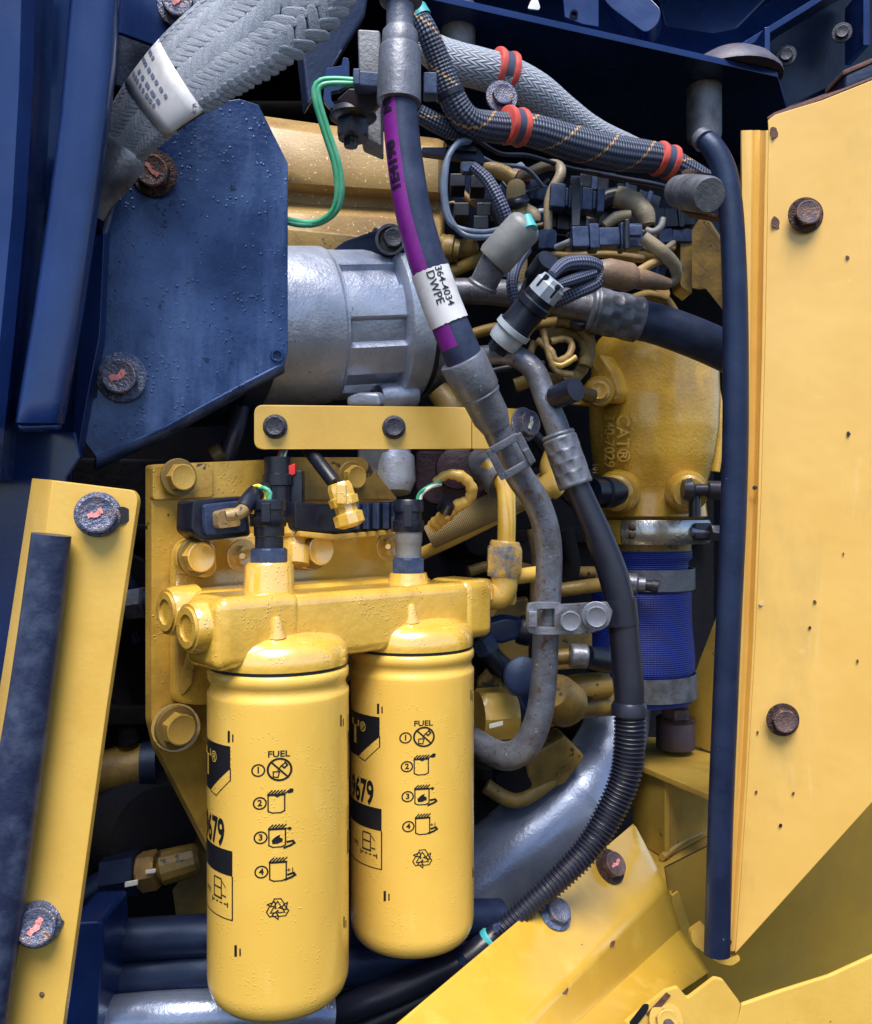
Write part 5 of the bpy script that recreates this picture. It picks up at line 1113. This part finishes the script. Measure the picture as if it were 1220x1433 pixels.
for nm, y0, y1, lb, bx, fx in (('hose_clamp', 828, 798, 'upper steel band clamp round the blue hose', 893, 1), ('hose_clamp', 984, 950, 'lower steel band clamp round the blue hose', 840, -1)):
    t = thing(nm, lb, 'clamp', P(900, y0, .93), 'blue hose clamps')
    cc = P(900 if y0 < 900 else 898, 880, DC)
    arc('band', px2m(67.5 if y0 < 900 else 72.5, DC), P(0, y0, .93).z, P(0, y1, .93).z, -110, 110, M_zinc if y0 > 900 else M_ferr, t, .002, cc=cc)
    ym = (y0+y1)/2
    lathe('screw_housing', P(bx-20, ym+3, .905), P(bx+10, ym+5, .90), [(0, .009), (.1, .0115), (.6, .0115), (.7, .008), (1, .008)], M_zinc, t, 16)
    lathe('screw', P(bx+5, ym+5, .90), P(bx+28, ym+9, .895), [(0, .0055), (.6, .0055), (.62, .007), (1, .007)], M_bblk, t, 16)
    lathe('lug', P(838, ym-4, .92), P(822, ym-8, .92), [(0, .009), (.5, .009), (.55, .006), (1, .006)], M_bblk, t, 14)
t = thing('air_pipe', 'large blue silver air pipe rising from behind the right filter', 'pipe', P(740, 1200, .90))
tube('pipe', [(600, 1300, .88, 68), (680, 1232, .89, 67), (750, 1172, .90, 65), (806, 1120, .915, 60), (838, 1078, .935, 54), (858, 1030, .955, 46), (868, 985, .98, 42)], M_tubeal, t, seg=48)
tube('collar', [(788, 1136, .911, 63), (812, 1112, .917, 60.5)], M_tubeal, t, seg=48, step=.004)
# side struts and dark fittings under the casting
t = thing('side_hose_fittings', 'dull yellow pipes and fittings between the filter and the blue hose', 'pipes', P(760, 1000, .85))
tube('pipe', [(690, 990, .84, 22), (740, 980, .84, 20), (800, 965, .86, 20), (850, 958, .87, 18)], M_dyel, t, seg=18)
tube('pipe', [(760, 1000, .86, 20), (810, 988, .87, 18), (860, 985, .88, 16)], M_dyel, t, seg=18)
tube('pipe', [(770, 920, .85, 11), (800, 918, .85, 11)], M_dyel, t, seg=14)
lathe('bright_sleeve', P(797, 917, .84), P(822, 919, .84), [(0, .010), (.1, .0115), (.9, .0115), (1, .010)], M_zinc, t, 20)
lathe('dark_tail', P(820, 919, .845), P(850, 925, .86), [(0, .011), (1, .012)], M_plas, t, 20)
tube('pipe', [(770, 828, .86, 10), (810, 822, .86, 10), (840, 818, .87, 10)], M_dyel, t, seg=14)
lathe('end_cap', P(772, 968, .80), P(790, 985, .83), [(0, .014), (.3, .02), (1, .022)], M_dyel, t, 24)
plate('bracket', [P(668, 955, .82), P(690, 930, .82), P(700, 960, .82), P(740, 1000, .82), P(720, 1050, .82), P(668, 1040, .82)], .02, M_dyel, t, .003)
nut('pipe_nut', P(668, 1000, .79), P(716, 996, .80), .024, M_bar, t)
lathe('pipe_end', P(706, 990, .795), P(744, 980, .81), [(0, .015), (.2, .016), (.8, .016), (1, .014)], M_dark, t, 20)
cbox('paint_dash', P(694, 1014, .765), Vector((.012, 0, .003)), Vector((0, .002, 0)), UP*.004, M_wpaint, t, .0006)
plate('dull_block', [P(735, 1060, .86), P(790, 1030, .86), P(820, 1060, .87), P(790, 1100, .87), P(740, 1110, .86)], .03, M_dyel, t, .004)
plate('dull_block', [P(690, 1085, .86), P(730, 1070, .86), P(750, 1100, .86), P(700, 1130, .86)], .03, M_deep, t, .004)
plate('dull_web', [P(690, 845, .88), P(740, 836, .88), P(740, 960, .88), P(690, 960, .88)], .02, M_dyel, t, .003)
plate('dull_web', [P(760, 880, .90), P(830, 885, .92), P(830, 935, .92), P(760, 940, .90)], .02, M_dyel, t, .003)
t = thing('drain_valve', 'dark blue black valve with a round cap behind the right filter', 'valve', P(700, 940, .78))
plate('body', rnd([P(676, 872, .765), P(705, 864, .765), P(735, 868, .765), P(740, 890, .765), P(700, 902, .765), P(672, 890, .765)], .004), .03, M_blk, t, .003)
lathe('barrel', P(725, 880, .775), P(742, 884, .775), [(0, .012), (.2, .013), (1, .013)], M_plas, t, 20)
tube('stem', [(672, 888, .77, 14), (685, 915, .772, 15), (702, 935, .775, 17), (716, 945, .775, 17)], M_plas, t, seg=18)
nut('stem_nut', P(673, 892, .765), P(684, 912, .766), .0115, M_plas2, t)
lathe('cap', P(724, 950, .775), P(732, 946, .742), [(0, .014), (.5, .015), (.55, .0165), (.95, .0165), (1, .014)], M_rub, t, 32)
plate('cap_strap', [P(720, 960, .76), P(742, 960, .76), P(746, 1000, .762), P(738, 1000, .762)], .003, M_blk, t)
t = thing('manifold_casting', 'dark maroon casting behind the yellow bar', 'casting', P(630, 690, .80))
plate('casting', rnd([P(580, 630, .80), P(690, 630, .79), P(684, 680, .79), P(660, 712, .80), P(600, 706, .80), P(580, 690, .80)], .006), .05, M_maroon, t, .006)
lathe('boss', P(640, 655, .80), P(640, 655, .775), [(0, .02), (.9, .018), (1, .012)], M_maroon, t, 24)
lathe('grey_stub', P(548, 615, .78), P(552, 690, .77), [(0, .016), (.3, .016), (.35, .019), (.8, .019), (1, .014)], M_alu, t, 20)
cbox('grey_stub_block', P(524, 655, .775), Vector((.028, 0, 0)), Vector((0, .03, 0)), UP*.04, M_alud, t, .004)
lathe('pipe_elbow', P(612, 545, .78), P(640, 580, .78), [(0, .010), (.5, .012), (.6, .014), (1, .014)], M_dyel, t, 20)

# ------------------------------------------------------------------ left yellow bracket with rubber edge
t = thing('edge_bracket', 'yellow bracket with two bolts and a slot at the lower left', 'bracket', P(60, 1433, .50))
bdp = .502
plate('face', rnd([P(74, 672, bdp), P(186, 686, bdp), P(193, 698, bdp), P(150, 985, bdp), P(82, 1480, bdp), P(-40, 1480, bdp), P(20, 1060, bdp)], [.001, .006, .006, 0, 0, 0, 0]), .006, M_bar, t, .0012)
sheet('return_flange', [[P(50, 670, .535), P(75, 672, bdp+.002)], [P(10, 930, .535), P(42, 930, bdp+.002)], [P(-50, 1300, .535), P(-4, 1250, bdp+.002)]], M_bar, t, .004)
bolt(t, P(137, 720, bdp-.003), TOCAM+Vector((.25, 0, .05)), px2m(28, .5), M_bblue, 'flange', mark=(M_pink, .4), wr=.8, label='upper bracket bolt with a worn pink mark')
bolt(t, P(53, 1293, bdp-.003), TOCAM+Vector((.3, 0, .25)), px2m(27, .5), M_bblue, 'flange', mark=(M_pink, .9), wr=.82, label='lower bracket bolt with a worn pink mark')
lathe('slot', P(171, 721, bdp-.0004), P(171, 721, bdp-.0012), [(0, px2m(12, .5)), (1, px2m(12, .5)), (1, px2m(2, .5))], M_print, t, 20, rfun=lambda tt, th, r: r)
lathe('slot', P(79, 1288, bdp-.0004), P(79, 1288, bdp-.0012), [(0, px2m(11, .5)), (1, px2m(11, .5)), (1, px2m(2, .5))], M_print, t, 20)
lathe('paint_chip', P(59, 1391, bdp-.0002), P(59, 1391, bdp-.0006), [(0, .0016), (1, .001)], M_chip, t, 8)
t = thing('rubber_edge', 'dusty black rubber edge strip on the lower left bracket', 'rubber strip', P(40, 1430, .49))
tube('strip', [(72, 748, .492, 27), (66, 800, .492, 28), (56, 880, .491, 29), (42, 980, .49, 30), (24, 1100, .489, 32), (4, 1240, .488, 33), (-20, 1400, .487, 34), (-34, 1500, .487, 34)], M_rub2, t, seg=28, flat=.8)

# ------------------------------------------------------------------ dark lower left
t = thing('black_tubes', 'black bracket holding two stacked black tubes at the lower left', 'tubes', P(200, 1390, .66))
plate('bracket', rnd([P(96, 1290, .60), P(143, 1288, .60), P(145, 1325, .60), P(138, 1400, .60), P(132, 1480, .60), P(60, 1480, .60), P(78, 1330, .60)], .004), .05, M_blk, t, .005)
tube('tube', [(110, 1318, .655, 27), (220, 1312, .655, 28), (340, 1305, .66, 28), (520, 1290, .70, 28), (700, 1285, .74, 26)], M_rub, t, seg=28)
tube('tube', [(110, 1378, .655, 30), (220, 1366, .655, 31), (340, 1355, .66, 31), (520, 1345, .70, 31), (700, 1330, .74, 30)], M_rub, t, seg=28)
t = thing('silver_tube', 'blue silver tube along the bottom edge under the front filter', 'pipe', P(250, 1430, .63))
tube('tube', [(100, 1432, .63, 31), (220, 1422, .63, 32), (340, 1418, .64, 32), (460, 1425, .66, 32)], M_tubeal, t, seg=28)
t = thing('hydraulic_fitting', 'dark hose fitting with white paint dashes at the lower left', 'fitting', P(200, 1240, .70))
tube('hose', [(90, 1275, .70, 18), (120, 1252, .70, 18), (150, 1232, .70, 18)], M_rub, t, seg=18)
A, B = P(146, 1228, .70), P(196, 1220, .70); lathe('hex_body', A, B, [(0, .011), (.05, .017, 'h'), (.95, .0175, 'h'), (1, .013)], M_dark, t, 24, ang=25)
nut('brass_nut', P(196, 1221, .70), P(222, 1216, .70), .0155, mk('brass_nut', (.34, .20, .06), (.22, .14, .06), .5, 90, .4, metal=.3), t)
lathe('coupling', P(222, 1216, .70), P(280, 1200, .705), [(0, .010), (.1, .0135), (.5, .013), (.9, .012), (1, .008)], M_dyel, t, 14, ang=25)
cbox('paint_dash', P(184, 1236, .681), Vector((.010, 0, .002)), Vector((0, .002, 0)), UP*.004, M_wpaint, t, .0006)
cbox('paint_dash', P(211, 1219, .683), Vector((.008, 0, .001)), Vector((0, .002, 0)), UP*.003, M_wpaint, t, .0006)
t = thing('dull_pipe_stub', 'dull yellow pipe stub with dark band left of the mounting plate', 'pipe', P(170, 1110, .74))
lathe('stub', P(110, 1082, .74), P(205, 1072, .75), [(0, .020), (.9, .0195), (1, .018)], M_dyel, t, 28)
lathe('band', P(200, 1072, .745), P(222, 1070, .747), [(0, .0205), (1, .0205)], M_dark, t, 28)
t = thing('shadow_casting', 'dark casting deep in the gap below the dull pipe stub', 'casting', P(220, 1280, .80))
plate('rib', [P(170, 1290, .78), P(220, 1230, .78), P(230, 1180, .79), P(190, 1120, .80), P(240, 1090, .80), P(290, 1150, .79), P(300, 1290, .78)], .03, M_dyel, t, .005)
plate('web', [P(110, 1270, .78), P(120, 1120, .79), P(150, 1110, .79), P(160, 1200, .79), P(140, 1290, .78)], .03, M_deep, t, .004)

# ------------------------------------------------------------------ yellow frame rail at the lower right
t = thing('frame_rail', 'yellow frame rail with two bolts running across the lower right', 'frame rail', P(800, 1300, .7))
lines = {'I': ((481, 1500, .54), (886, 1155, .84)), 'B': ((667, 1500, .56), (930, 1238, .82)), 'C': ((733, 1500, .585), (950, 1300, .842)), 'D': ((783, 1500, .555), (990, 1362, .80))}
LN = {k: (P(*a), P(*b)) for k, (a, b) in lines.items()}
def rl(k, f): return LN[k][0].lerp(LN[k][1], f)
def rail_row(f):
    I, B, C, D = (rl(k, f) for k in 'IBCD'); wt = (B-I).normalized(); wf = (C-B).normalized(); wd = (D-C).normalized(); nI = Vector((0, .3, -1)).normalized()
    pts = [I+nI*.05, I+nI*.004, I+wt*.0005, I+wt*.002]
    pts += [I.lerp(B, .5)]
    for k in range(7):                                           # the rolled bend
        q = k/6; a = B-wt*.006; c = B+wf*.006; pts.append(a*(1-q)**2+B*2*q*(1-q)+c*q*q)
    pts += [B.lerp(C, .5), C-wf*.003, C-wf*.0008, C+(wd*.0008), C+wd*.003, C.lerp(D, .6), D]
    return pts
rows = [rail_row(f) for f in (0, .2, .4, .6, .8, .96, 1.)]
sheet('rail', rows, M_rail, t, .004, 28)
fI, fB, fC, fD = (LN[k][1] for k in 'IBCD')
plate('rail_end', [fI-Vector((.001, .004, .004)), fB-Vector((0, .002, .002)), fC-Vector((0, .002, 0)), fD, fD-UP*.08, fI-UP*.14+Vector((0, .05, 0))], .004, M_rail2, t, .001, back=Vector((.3, 1, 0)))
rn = (LN['I'][1]-LN['I'][0]).cross(rl('B', .7)-rl('I', .7)).normalized(); rn = rn if rn.z > 0 else -rn
oL = rl('I', .75)
for f, dx in ((.36, 0), (.62, .002)):
    c_ = rl('B', f)+rn*.0006; u_ = (LN['B'][1]-LN['B'][0]).normalized(); v_ = rn.cross(u_); n_ = 9
    bm = bmesh.new(); a_ = [bm.verts.new(c_+u_*.006*math.cos(6.283*k/n_)*random.uniform(.5, 1.1)+v_*.0018*math.sin(6.283*k/n_)*random.uniform(.5, 1.1)-v_*.0035) for k in range(n_)]; bm.faces.new(a_)
    finish('paint_chip', bm, M_chip, t)
for x, y, m in ((847, 1218, M_rust), (772, 1284, M_bblue)):
    # the spot on the rail top seen at that pixel
    best = min(((f/60, g/30) for f in range(61) for g in range(31)), key=lambda q: (lambda w3: (610+w3.x*F/w3.y-x)**2+(716.5-(w3.z-CZ)*F/w3.y-y)**2)(rl('I', q[0]).lerp(rl('B', q[0]), q[1])))
    f, g = best; p = rl('I', f).lerp(rl('B', f), g); nn = (LN['I'][1]-LN['I'][0]).cross(rl('B', f)-rl('I', f)).normalized(); nn = nn if nn.z > 0 else -nn
    bolt(t, p+nn*.0045, nn+TOCAM*.2, px2m(18, p.y), m, 'flange', wmat=M_bwash if m is M_bblue else None, mark=(M_pink, .3) if x == 847 else None, wr=.95)
t = thing('frame_post', 'grimy yellow box post with gusset and top plate behind the rail', 'frame post', P(930, 1200, .92))
H2 = lambda x, y: HZ(x, y, -.36)
H3 = lambda x, y: HZ(x, y, -.27)
plate('shelf', [H2(872, 1176), H2(905, 1150), H2(1030, 1080), H2(1030, 1185), H2(940, 1252)], .006, M_rail2, t, .0012, back=-UP)
a, b = H2(941, 1253), H2(1030, 1186); plate('shelf_lip', [a, b, b-UP*.14, a-UP*.14], .006, M_rail2, t, .0012, back=Vector((-.3, 1, 0)))
pA, pB, pC = H2(885, 1174), H2(930, 1204), H2(1000, 1165)
up = lambda p: Vector((p.x, p.y, CZ-.2725))
plate('post_face', [pA+UP*.001, pB+UP*.001, up(pB), up(pA)], .006, M_rail2, t, .001)
pB2 = pB+Vector((.004, .004, 0))
plate('post_side', [pB2+UP*.001, pC+UP*.001, up(pC), up(pB2)], .006, M_rail2, t, .001, back=Vector((-.3, 1, 0)))
tube('weld_bead', [(926, 1200, pB.y-.004, 5), (950, 1180, .95, 5), (980, 1166, .985, 5)], M_rail2, t, seg=10, step=.002)
plate('top_plate', [H3(870, 1060), H3(1030, 1127), H3(1030, 1040), H3(896, 1030)], .007, M_rail2, t, .0012, back=-UP)
plate('gusset', [P(1012, 836, .985), P(1012, 1060, .985), P(940, 1030, 1.04), P(976, 930, 1.01)], .006, M_rail2, t, .001)
t = thing('mount_bolt', 'rusty bolt and round spacer on the post top plate', 'bolt', P(945, 1045, 1.01))
lathe('spacer', P(945, 1046, 1.0), P(945, 1004, 1.0), [(0, px2m(26, 1.)), (.05, px2m(27, 1.)), (.9, px2m(26, 1.)), (1, px2m(23, 1.))], M_rust, t, 36)
bolt(t, P(945, 1006, 1.0), UP, px2m(21, 1.), M_rust, 'washer', wr=.85)

# ------------------------------------------------------------------ door panel and its rubber seal
t = thing('door_panel', 'large yellow side door panel with two rusty bolts at the right', 'door panel', P(1030, 1340, .70))
dd = lambda x: 1/(1/.7036+(x-1060)*.00040)
ys = (183, 300, 500, 700, 900, 1100, 1250, 1330)
def edge(y): return 1038-(y-183)*.0155-((y-183)/1150)**3*12 + (6*math.sin((y-183)/1150*math.pi))
rows = []
for y in ys:
    e_ = edge(y); k = 1-.45*(y-183)/1150
    rows.append([P(e_, y, .735), P(e_, y, .712), P(e_+1.5, y, .7085), P(e_+12*k, y, .7075), P(e_+14*k, y, .709), P(e_+17*k, y, .7125), P(e_+24*k, y, .7135), P(e_+28*k, y, .7115), P(e_+34*k, y, dd(e_+34*k)+.0012), P(e_+37*k, y, dd(e_+37*k)+.0008)])
sheet('hemmed_edge', rows, M_door, t, .0022, 40)
def inner(y): return edge(y)+37*(1-.45*(y-183)/1150)
left = [P(inner(y), y, dd(inner(y))) for y in (183, 300, 500, 700, 900, 1100, 1250, 1335)]
right = [P(1290, 1046, dd(1290)), P(1290, 74, dd(1290)), P(1220, 112, dd(1220)), P(1150, 140, dd(1150)), P(1085, 160, dd(1085)), P(1074, 168, dd(1074))]
plate('panel_face', left+right, .003, M_door, t, .0008)
sheet('top_fold', [[P(1074, 167, .703), P(1150, 139, dd(1150)), P(1220, 111, dd(1220)), P(1290, 73, dd(1290))], [P(1084, 160, .75), P(1160, 132, .73), P(1230, 106, .70), P(1300, 72, .67)]], M_chip, t, .003)
plate('bottom_hook', rnd([P(966, 1305, .72), P(985, 1292, .72), P(990, 1330, .72), P(1016, 1342, .715), P(1034, 1336, .71), P(1036, 1344, .71), P(1024, 1352, .712), P(1005, 1348, .715), P(970, 1322, .72)], .003), .012, M_rail2, t, .0012)
cbox('top_block', P(1205, 112, .70), Vector((.035, -.01, .012)), Vector((0, .03, 0)), UP*.012, M_dark, t, .002)
cbox('top_block_lip', P(1204, 100, .70), Vector((.038, -.01, .013)), Vector((0, .032, 0)), UP*.004, M_chip, t, .001)
for x, y, r in ((1127, 301, 18), (1095, 1007, 17)): bolt(t, P(x, y, dd(x)-.003), Vector((-.05, -1, 0)), px2m(r, .68), M_rust, 'flange', wr=.98)
def blob(x, y, r, m, e=1., nm='paint_chip', h=.0003):
    bm = bmesh.new(); n = 14; d = dd(x)-.0008; rr = [r*random.uniform(.6, 1.15) for _ in range(n)]
    a = [bm.verts.new(P(x+rr[i]*math.cos(2*math.pi*i/n)*e, y+rr[i]*math.sin(2*math.pi*i/n), d-h)) for i in range(n)]
    b = [bm.verts.new(P(x+rr[i]*1.05*math.cos(2*math.pi*i/n)*e, y+rr[i]*1.05*math.sin(2*math.pi*i/n), d+.001)) for i in range(n)]
    bm.faces.new(a)
    for i in range(n): j = (i+1) % n; bm.faces.new((a[i], a[j], b[j], b[i]))
    finish(nm, bm, m, t)
for x, y, r, m, e in ((1085, 312, 11, M_chip, .8), (1083, 186, 10, M_chip, .7), (1187, 607, 4, M_print, .8), (1056, 683, 4, M_print, 1.2), (1133, 878, 2.5, M_print, 1), (1060, 1025, 2.5, M_chip, .7), (1058, 1108, 3, M_chip, .7), (1180, 775, 2.5, M_chip, .5), (1200, 925, 3, M_chip, .6), (1092, 1155, 3, M_print, 1), (1110, 1110, 2.5, M_chip, 1), (1020, 1318, 4, M_print, 1), (1065, 845, 3.5, M_chalk, 1), (1140, 842, 3, M_chip, 1), (1186, 360, 3, M_chip, 1)):
    blob(x, y, r*.9, m, e)
t = thing('rubber_seal', 'long black rubber seal tube along the yellow door edge', 'rubber seal', P(1003, 1335, .69))
tube('seal', [(982, 192, .70, 14), (996, 205, .696, 16), (1012, 235, .694, 17), (1021, 280, .692, 17), (1026, 350, .690, 17), (1029, 450, .690, 17.5), (1029, 600, .690, 18), (1026, 720, .690, 18), (1020, 860, .690, 17.5), (1014, 1000, .690, 17.5), (1008, 1150, .690, 17.5), (1003, 1336, .690, 18)], M_rub, t, seg=28, flat=.8)
lathe('seal_mouth', P(978, 190, .703), P(986, 198, .698), [(0, .004), (.2, .008), (1, .0088)], M_zinc, t, 20)

# fender and lower bracket
t = thing('fender_panel', 'yellow fender panel in a shade-darkened tone below the door panel', 'fender', P(1120, 1400, .85))
sheet('fender', [[P(930, 1215, .84), P(1060, 1150, .84), P(1150, 1040, .83), P(1300, 960, .82)], [P(946, 1320, .88), P(1040, 1320, .88), P(1150, 1220, .87), P(1300, 1120, .86)], [P(955, 1420, .93), P(1040, 1430, .93), P(1150, 1380, .92), P(1300, 1330, .91)], [P(955, 1500, .96), P(1040, 1500, .96), P(1150, 1500, .95), P(1300, 1500, .95)]], M_fend_shaded, t, .004, 60)  # leans away downwards, shaped so that it catches less light
t = thing('step_flange', 'bright yellow flange with worn edge in the lower right corner', 'flange', P(1130, 1430, .64))
plate('flange', [P(x, y, .65) for x, y in ((1026, 1450), (1038, 1406), (1090, 1388), (1160, 1366), (1230, 1334), (1300, 1305), (1300, 1480), (1020, 1480))], .004, M_bar, t, .0012)
t = thing('notched_bracket', 'yellow notched bracket with one bolt at the bottom right', 'bracket', P(950, 1430, .66))
BP = lambda x, y: P(x, y, .65)
plate('bracket', rnd([BP(846, 1480), BP(866, 1438), BP(930, 1388), BP(948, 1382), BP(962, 1398), BP(1000, 1369), BP(1012, 1372), BP(1036, 1404), BP(1024, 1480)], .002), .004, M_bar, t, .001)
bolt(t, BP(930, 1424)-Vector((0, .004, 0)), TOCAM+Vector((0, 0, .5)), px2m(16, .64), M_rail2, 'washer')
lathe('stud', BP(930, 1424)-Vector((0, .008, 0)), BP(934, 1430)-Vector((0, .022, 0)), [(0, .0045), (1, .0045)], M_rust, t, 12)
plate('slot', [p-Vector((0, .0008, 0)) for p in rnd([BP(868, 1446), BP(900, 1404), BP(908, 1404), BP(906, 1414), BP(878, 1450)], .003)], .0004, M_print, t, 0)
plate('rusty_edge', [BP(904, 1418)-Vector((0, .001, 0)), BP(932, 1388)-Vector((0, .001, 0)), BP(938, 1392)-Vector((0, .001, 0)), BP(912, 1424)-Vector((0, .001, 0))], .0006, M_chip, t, 0)
# ------------------------------------------------------------------ thin wires and small pipes filling the bay
def wires(name, label, cat, items, group):
    for k, (nm, pts, r, m) in enumerate(items):                   # every line is a thing of its own
        o, _ = tube(name, [(*p, r) for p in pts], m, None, seg=10, step=.003); tag(o, label[k] if isinstance(label, (list, tuple)) else label, cat, group)
wires('sagging_wire', ('thin black wire sagging along the underside of the black harness', 'thin grey wire dropping from the harness behind the clip plate', 'thicker black wire under the right end of the black harness', 'black wire hanging behind the grey wire loop'), 'wire', [
    ('wire', [(668, 196, .79), (700, 215, .80), (740, 218, .82), (800, 236, .84), (860, 246, .86)], 3, M_cable),
    ('wire', [(650, 205, .78), (690, 228, .80), (735, 236, .82), (760, 262, .84)], 3, M_gwire),
    ('wire', [(820, 240, .85), (870, 250, .86), (930, 262, .87), (960, 280, .88)], 4, M_cable),
    ('wire', [(700, 262, .83), (690, 290, .82), (700, 330, .83), (690, 350, .85)], 4, M_cable)], 'thin wires under the black harness')
wires('connector_lead', ('short pale lead left of the large latched connector', 'long tan lead running under the large latched connector', 'dark lead behind the small fuel line nut', 'short pale lead beside the bent fuel line', 'grey tan lead right of the latched connector', 'dull yellow lead above the crimped grey sleeve'), 'wire', [
    ('lead', [(778, 346, .82), (792, 340, .81), (802, 336, .805)], 4, M_lite),
    ('lead', [(770, 356, .83), (800, 358, .83), (850, 356, .83), (900, 362, .84)], 5, M_tan),
    ('lead', [(790, 300, .86), (772, 306, .86), (760, 330, .87)], 5, M_plas),
    ('lead', [(745, 300, .84), (756, 296, .84), (764, 296, .835)], 4, M_lite),
    ('lead', [(900, 345, .82), (915, 352, .82), (930, 348, .83), (942, 340, .85)], 4, M_tang),
    ('lead', [(880, 420, .80), (905, 412, .81), (930, 418, .82)], 6, M_dyel)], 'leads between the injector connectors')
wires('engine_pipe', ('thin dull yellow pipe level with the filter base end', 'upright tan pipe just left of the bent steel tube', 'short black pipe left of the black hose crimp', 'dull yellow pipe curving under the bend of the steel tube', 'thick black pipe above the large silver air pipe'), 'pipe', [
    ('pipe', [(655, 800, .86), (700, 790, .87), (760, 800, .88), (830, 800, .9)], 8, M_dyel),
    ('pipe', [(745, 740, .84), (752, 780, .84), (750, 840, .85), (756, 900, .86)], 9, M_tan),
    ('pipe', [(790, 740, .86), (800, 790, .87), (790, 830, .88)], 12, M_deep),
    ('pipe', [(680, 1100, .86), (720, 1120, .86), (760, 1100, .87), (800, 1060, .88)], 11, M_dyel),
    ('pipe', [(700, 1060, .9), (740, 1090, .9), (800, 1080, .92)], 16, M_deep)], 'pipes in the gap behind the steel tube')
wires('fuel_line', ('dull yellow line below the grey sensor stem', 'dull yellow line behind the black port cap', 'thin black line under the pressure switch', 'dull yellow stub behind the lower hose ferrule', 'thin black line left of the golden casting'), 'pipe', [
    ('pipe', [(655, 470, .83), (690, 460, .83), (740, 455, .84), (790, 450, .85)], 8, M_dyel),
    ('pipe', [(720, 540, .82), (760, 530, .82), (800, 545, .83), (830, 555, .84)], 10, M_dyel),
    ('pipe', [(690, 520, .82), (720, 514, .82), (760, 510, .83)], 6, M_cable),
    ('pipe', [(640, 560, .80), (660, 600, .80), (680, 640, .80)], 12, M_dyel),
    ('pipe', [(740, 600, .83), (770, 640, .84), (790, 690, .85), (830, 720, .87)], 9, M_cable)], 'lines behind the pressure switch')
wires('bay_hose', ('dark hose high in the gap beside the mounting plate', 'thick black hose low in the gap beside the mounting plate', 'thin dark hose beside the dim grey fitting'), 'hose', [
    ('hose', [(120, 700, .72), (160, 780, .72), (190, 830, .72), (215, 850, .74)], 9, M_rub),
    ('hose', [(150, 900, .74), (170, 980, .74), (180, 1040, .74)], 14, M_deep),
    ('hose', [(200, 820, .73), (180, 860, .73), (190, 900, .73)], 7, M_dark)], 'hoses in the left gap')
t = thing('gap_fitting', 'dim grey fitting in the gap between bracket and mounting plate', 'fitting', P(185, 860, .70))
lathe('hex', P(176, 846, .70), P(204, 842, .70), [(0, .011), (.1, .013, 'h'), (.9, .013, 'h'), (1, .010)], M_alud, t, 24, ang=25)
lathe('collar', P(204, 842, .70), P(222, 840, .70), [(0, .010), (1, .010)], M_dark, t, 18)

random.seed(21)
items = []
ends = [(640, 262), (668, 300), (700, 250), (735, 300), (770, 352), (790, 330), (812, 300), (846, 316), (870, 290), (905, 330), (930, 308), (948, 340), (880, 360), (905, 405), (760, 470), (800, 440)]
for k in range(16):
    a = ends[k]; b = ends[(k*5+3) % len(ends)]
    if abs(a[0]-b[0]) > 150: b = (a[0]+random.choice((-1, 1))*random.uniform(30, 70), a[1]+random.uniform(-20, 30))
    d = random.uniform(.86, .93); mx, my = (a[0]+b[0])/2, (a[1]+b[1])/2+random.uniform(-30, 35)
    items.append(('wire', [(*a, d), (a[0]*.6+mx*.4, a[1]*.5+my*.5+random.uniform(-8, 8), d-.01), (mx, my, d-.02), (b[0]*.6+mx*.4, b[1]*.5+my*.5, d-.01), (*b, d)], random.choice((2.5, 3, 3.5, 5)), random.choice((M_tan, M_tang, M_cable, M_cable, M_gwire, M_plas, M_tan))))
wires('injector_wire', 'loose thin wire looping among the injector connectors', 'wire', items, 'loose injector wires')
for x, y, w_, h_, d in ((745, 270, 22, 14, .88), (830, 258, 26, 12, .92), (905, 285, 20, 16, .9), (720, 345, 24, 14, .89), (875, 268, 18, 10, .9), (820, 318, 22, 12, .88), (920, 372, 16, 20, .88), (700, 380, 20, 14, .86), (780, 372, 18, 12, .87)):
    a = random.uniform(-.3, .3); ex = Vector((math.cos(a), .2, math.sin(a))); ez = Vector((-math.sin(a), 0, math.cos(a)))
    o = cbox('wiring_plug', P(x, y, d), ex*px2m(w_*1.6, d), Vector((0, .014, 0)), ez*px2m(h_*1.5, d), random.choice((M_plas, M_plas2, M_plas)), None, .0012); tag(o, 'small dark plug half hidden behind the injector wires', 'plug', 'small plugs behind the injector wires')
    cbox('collar', P(x, y, d-.002), ex*px2m(w_*.3, d), Vector((0, .016, 0)), ez*px2m(h_*1.8, d), M_plas2, o, .0008)
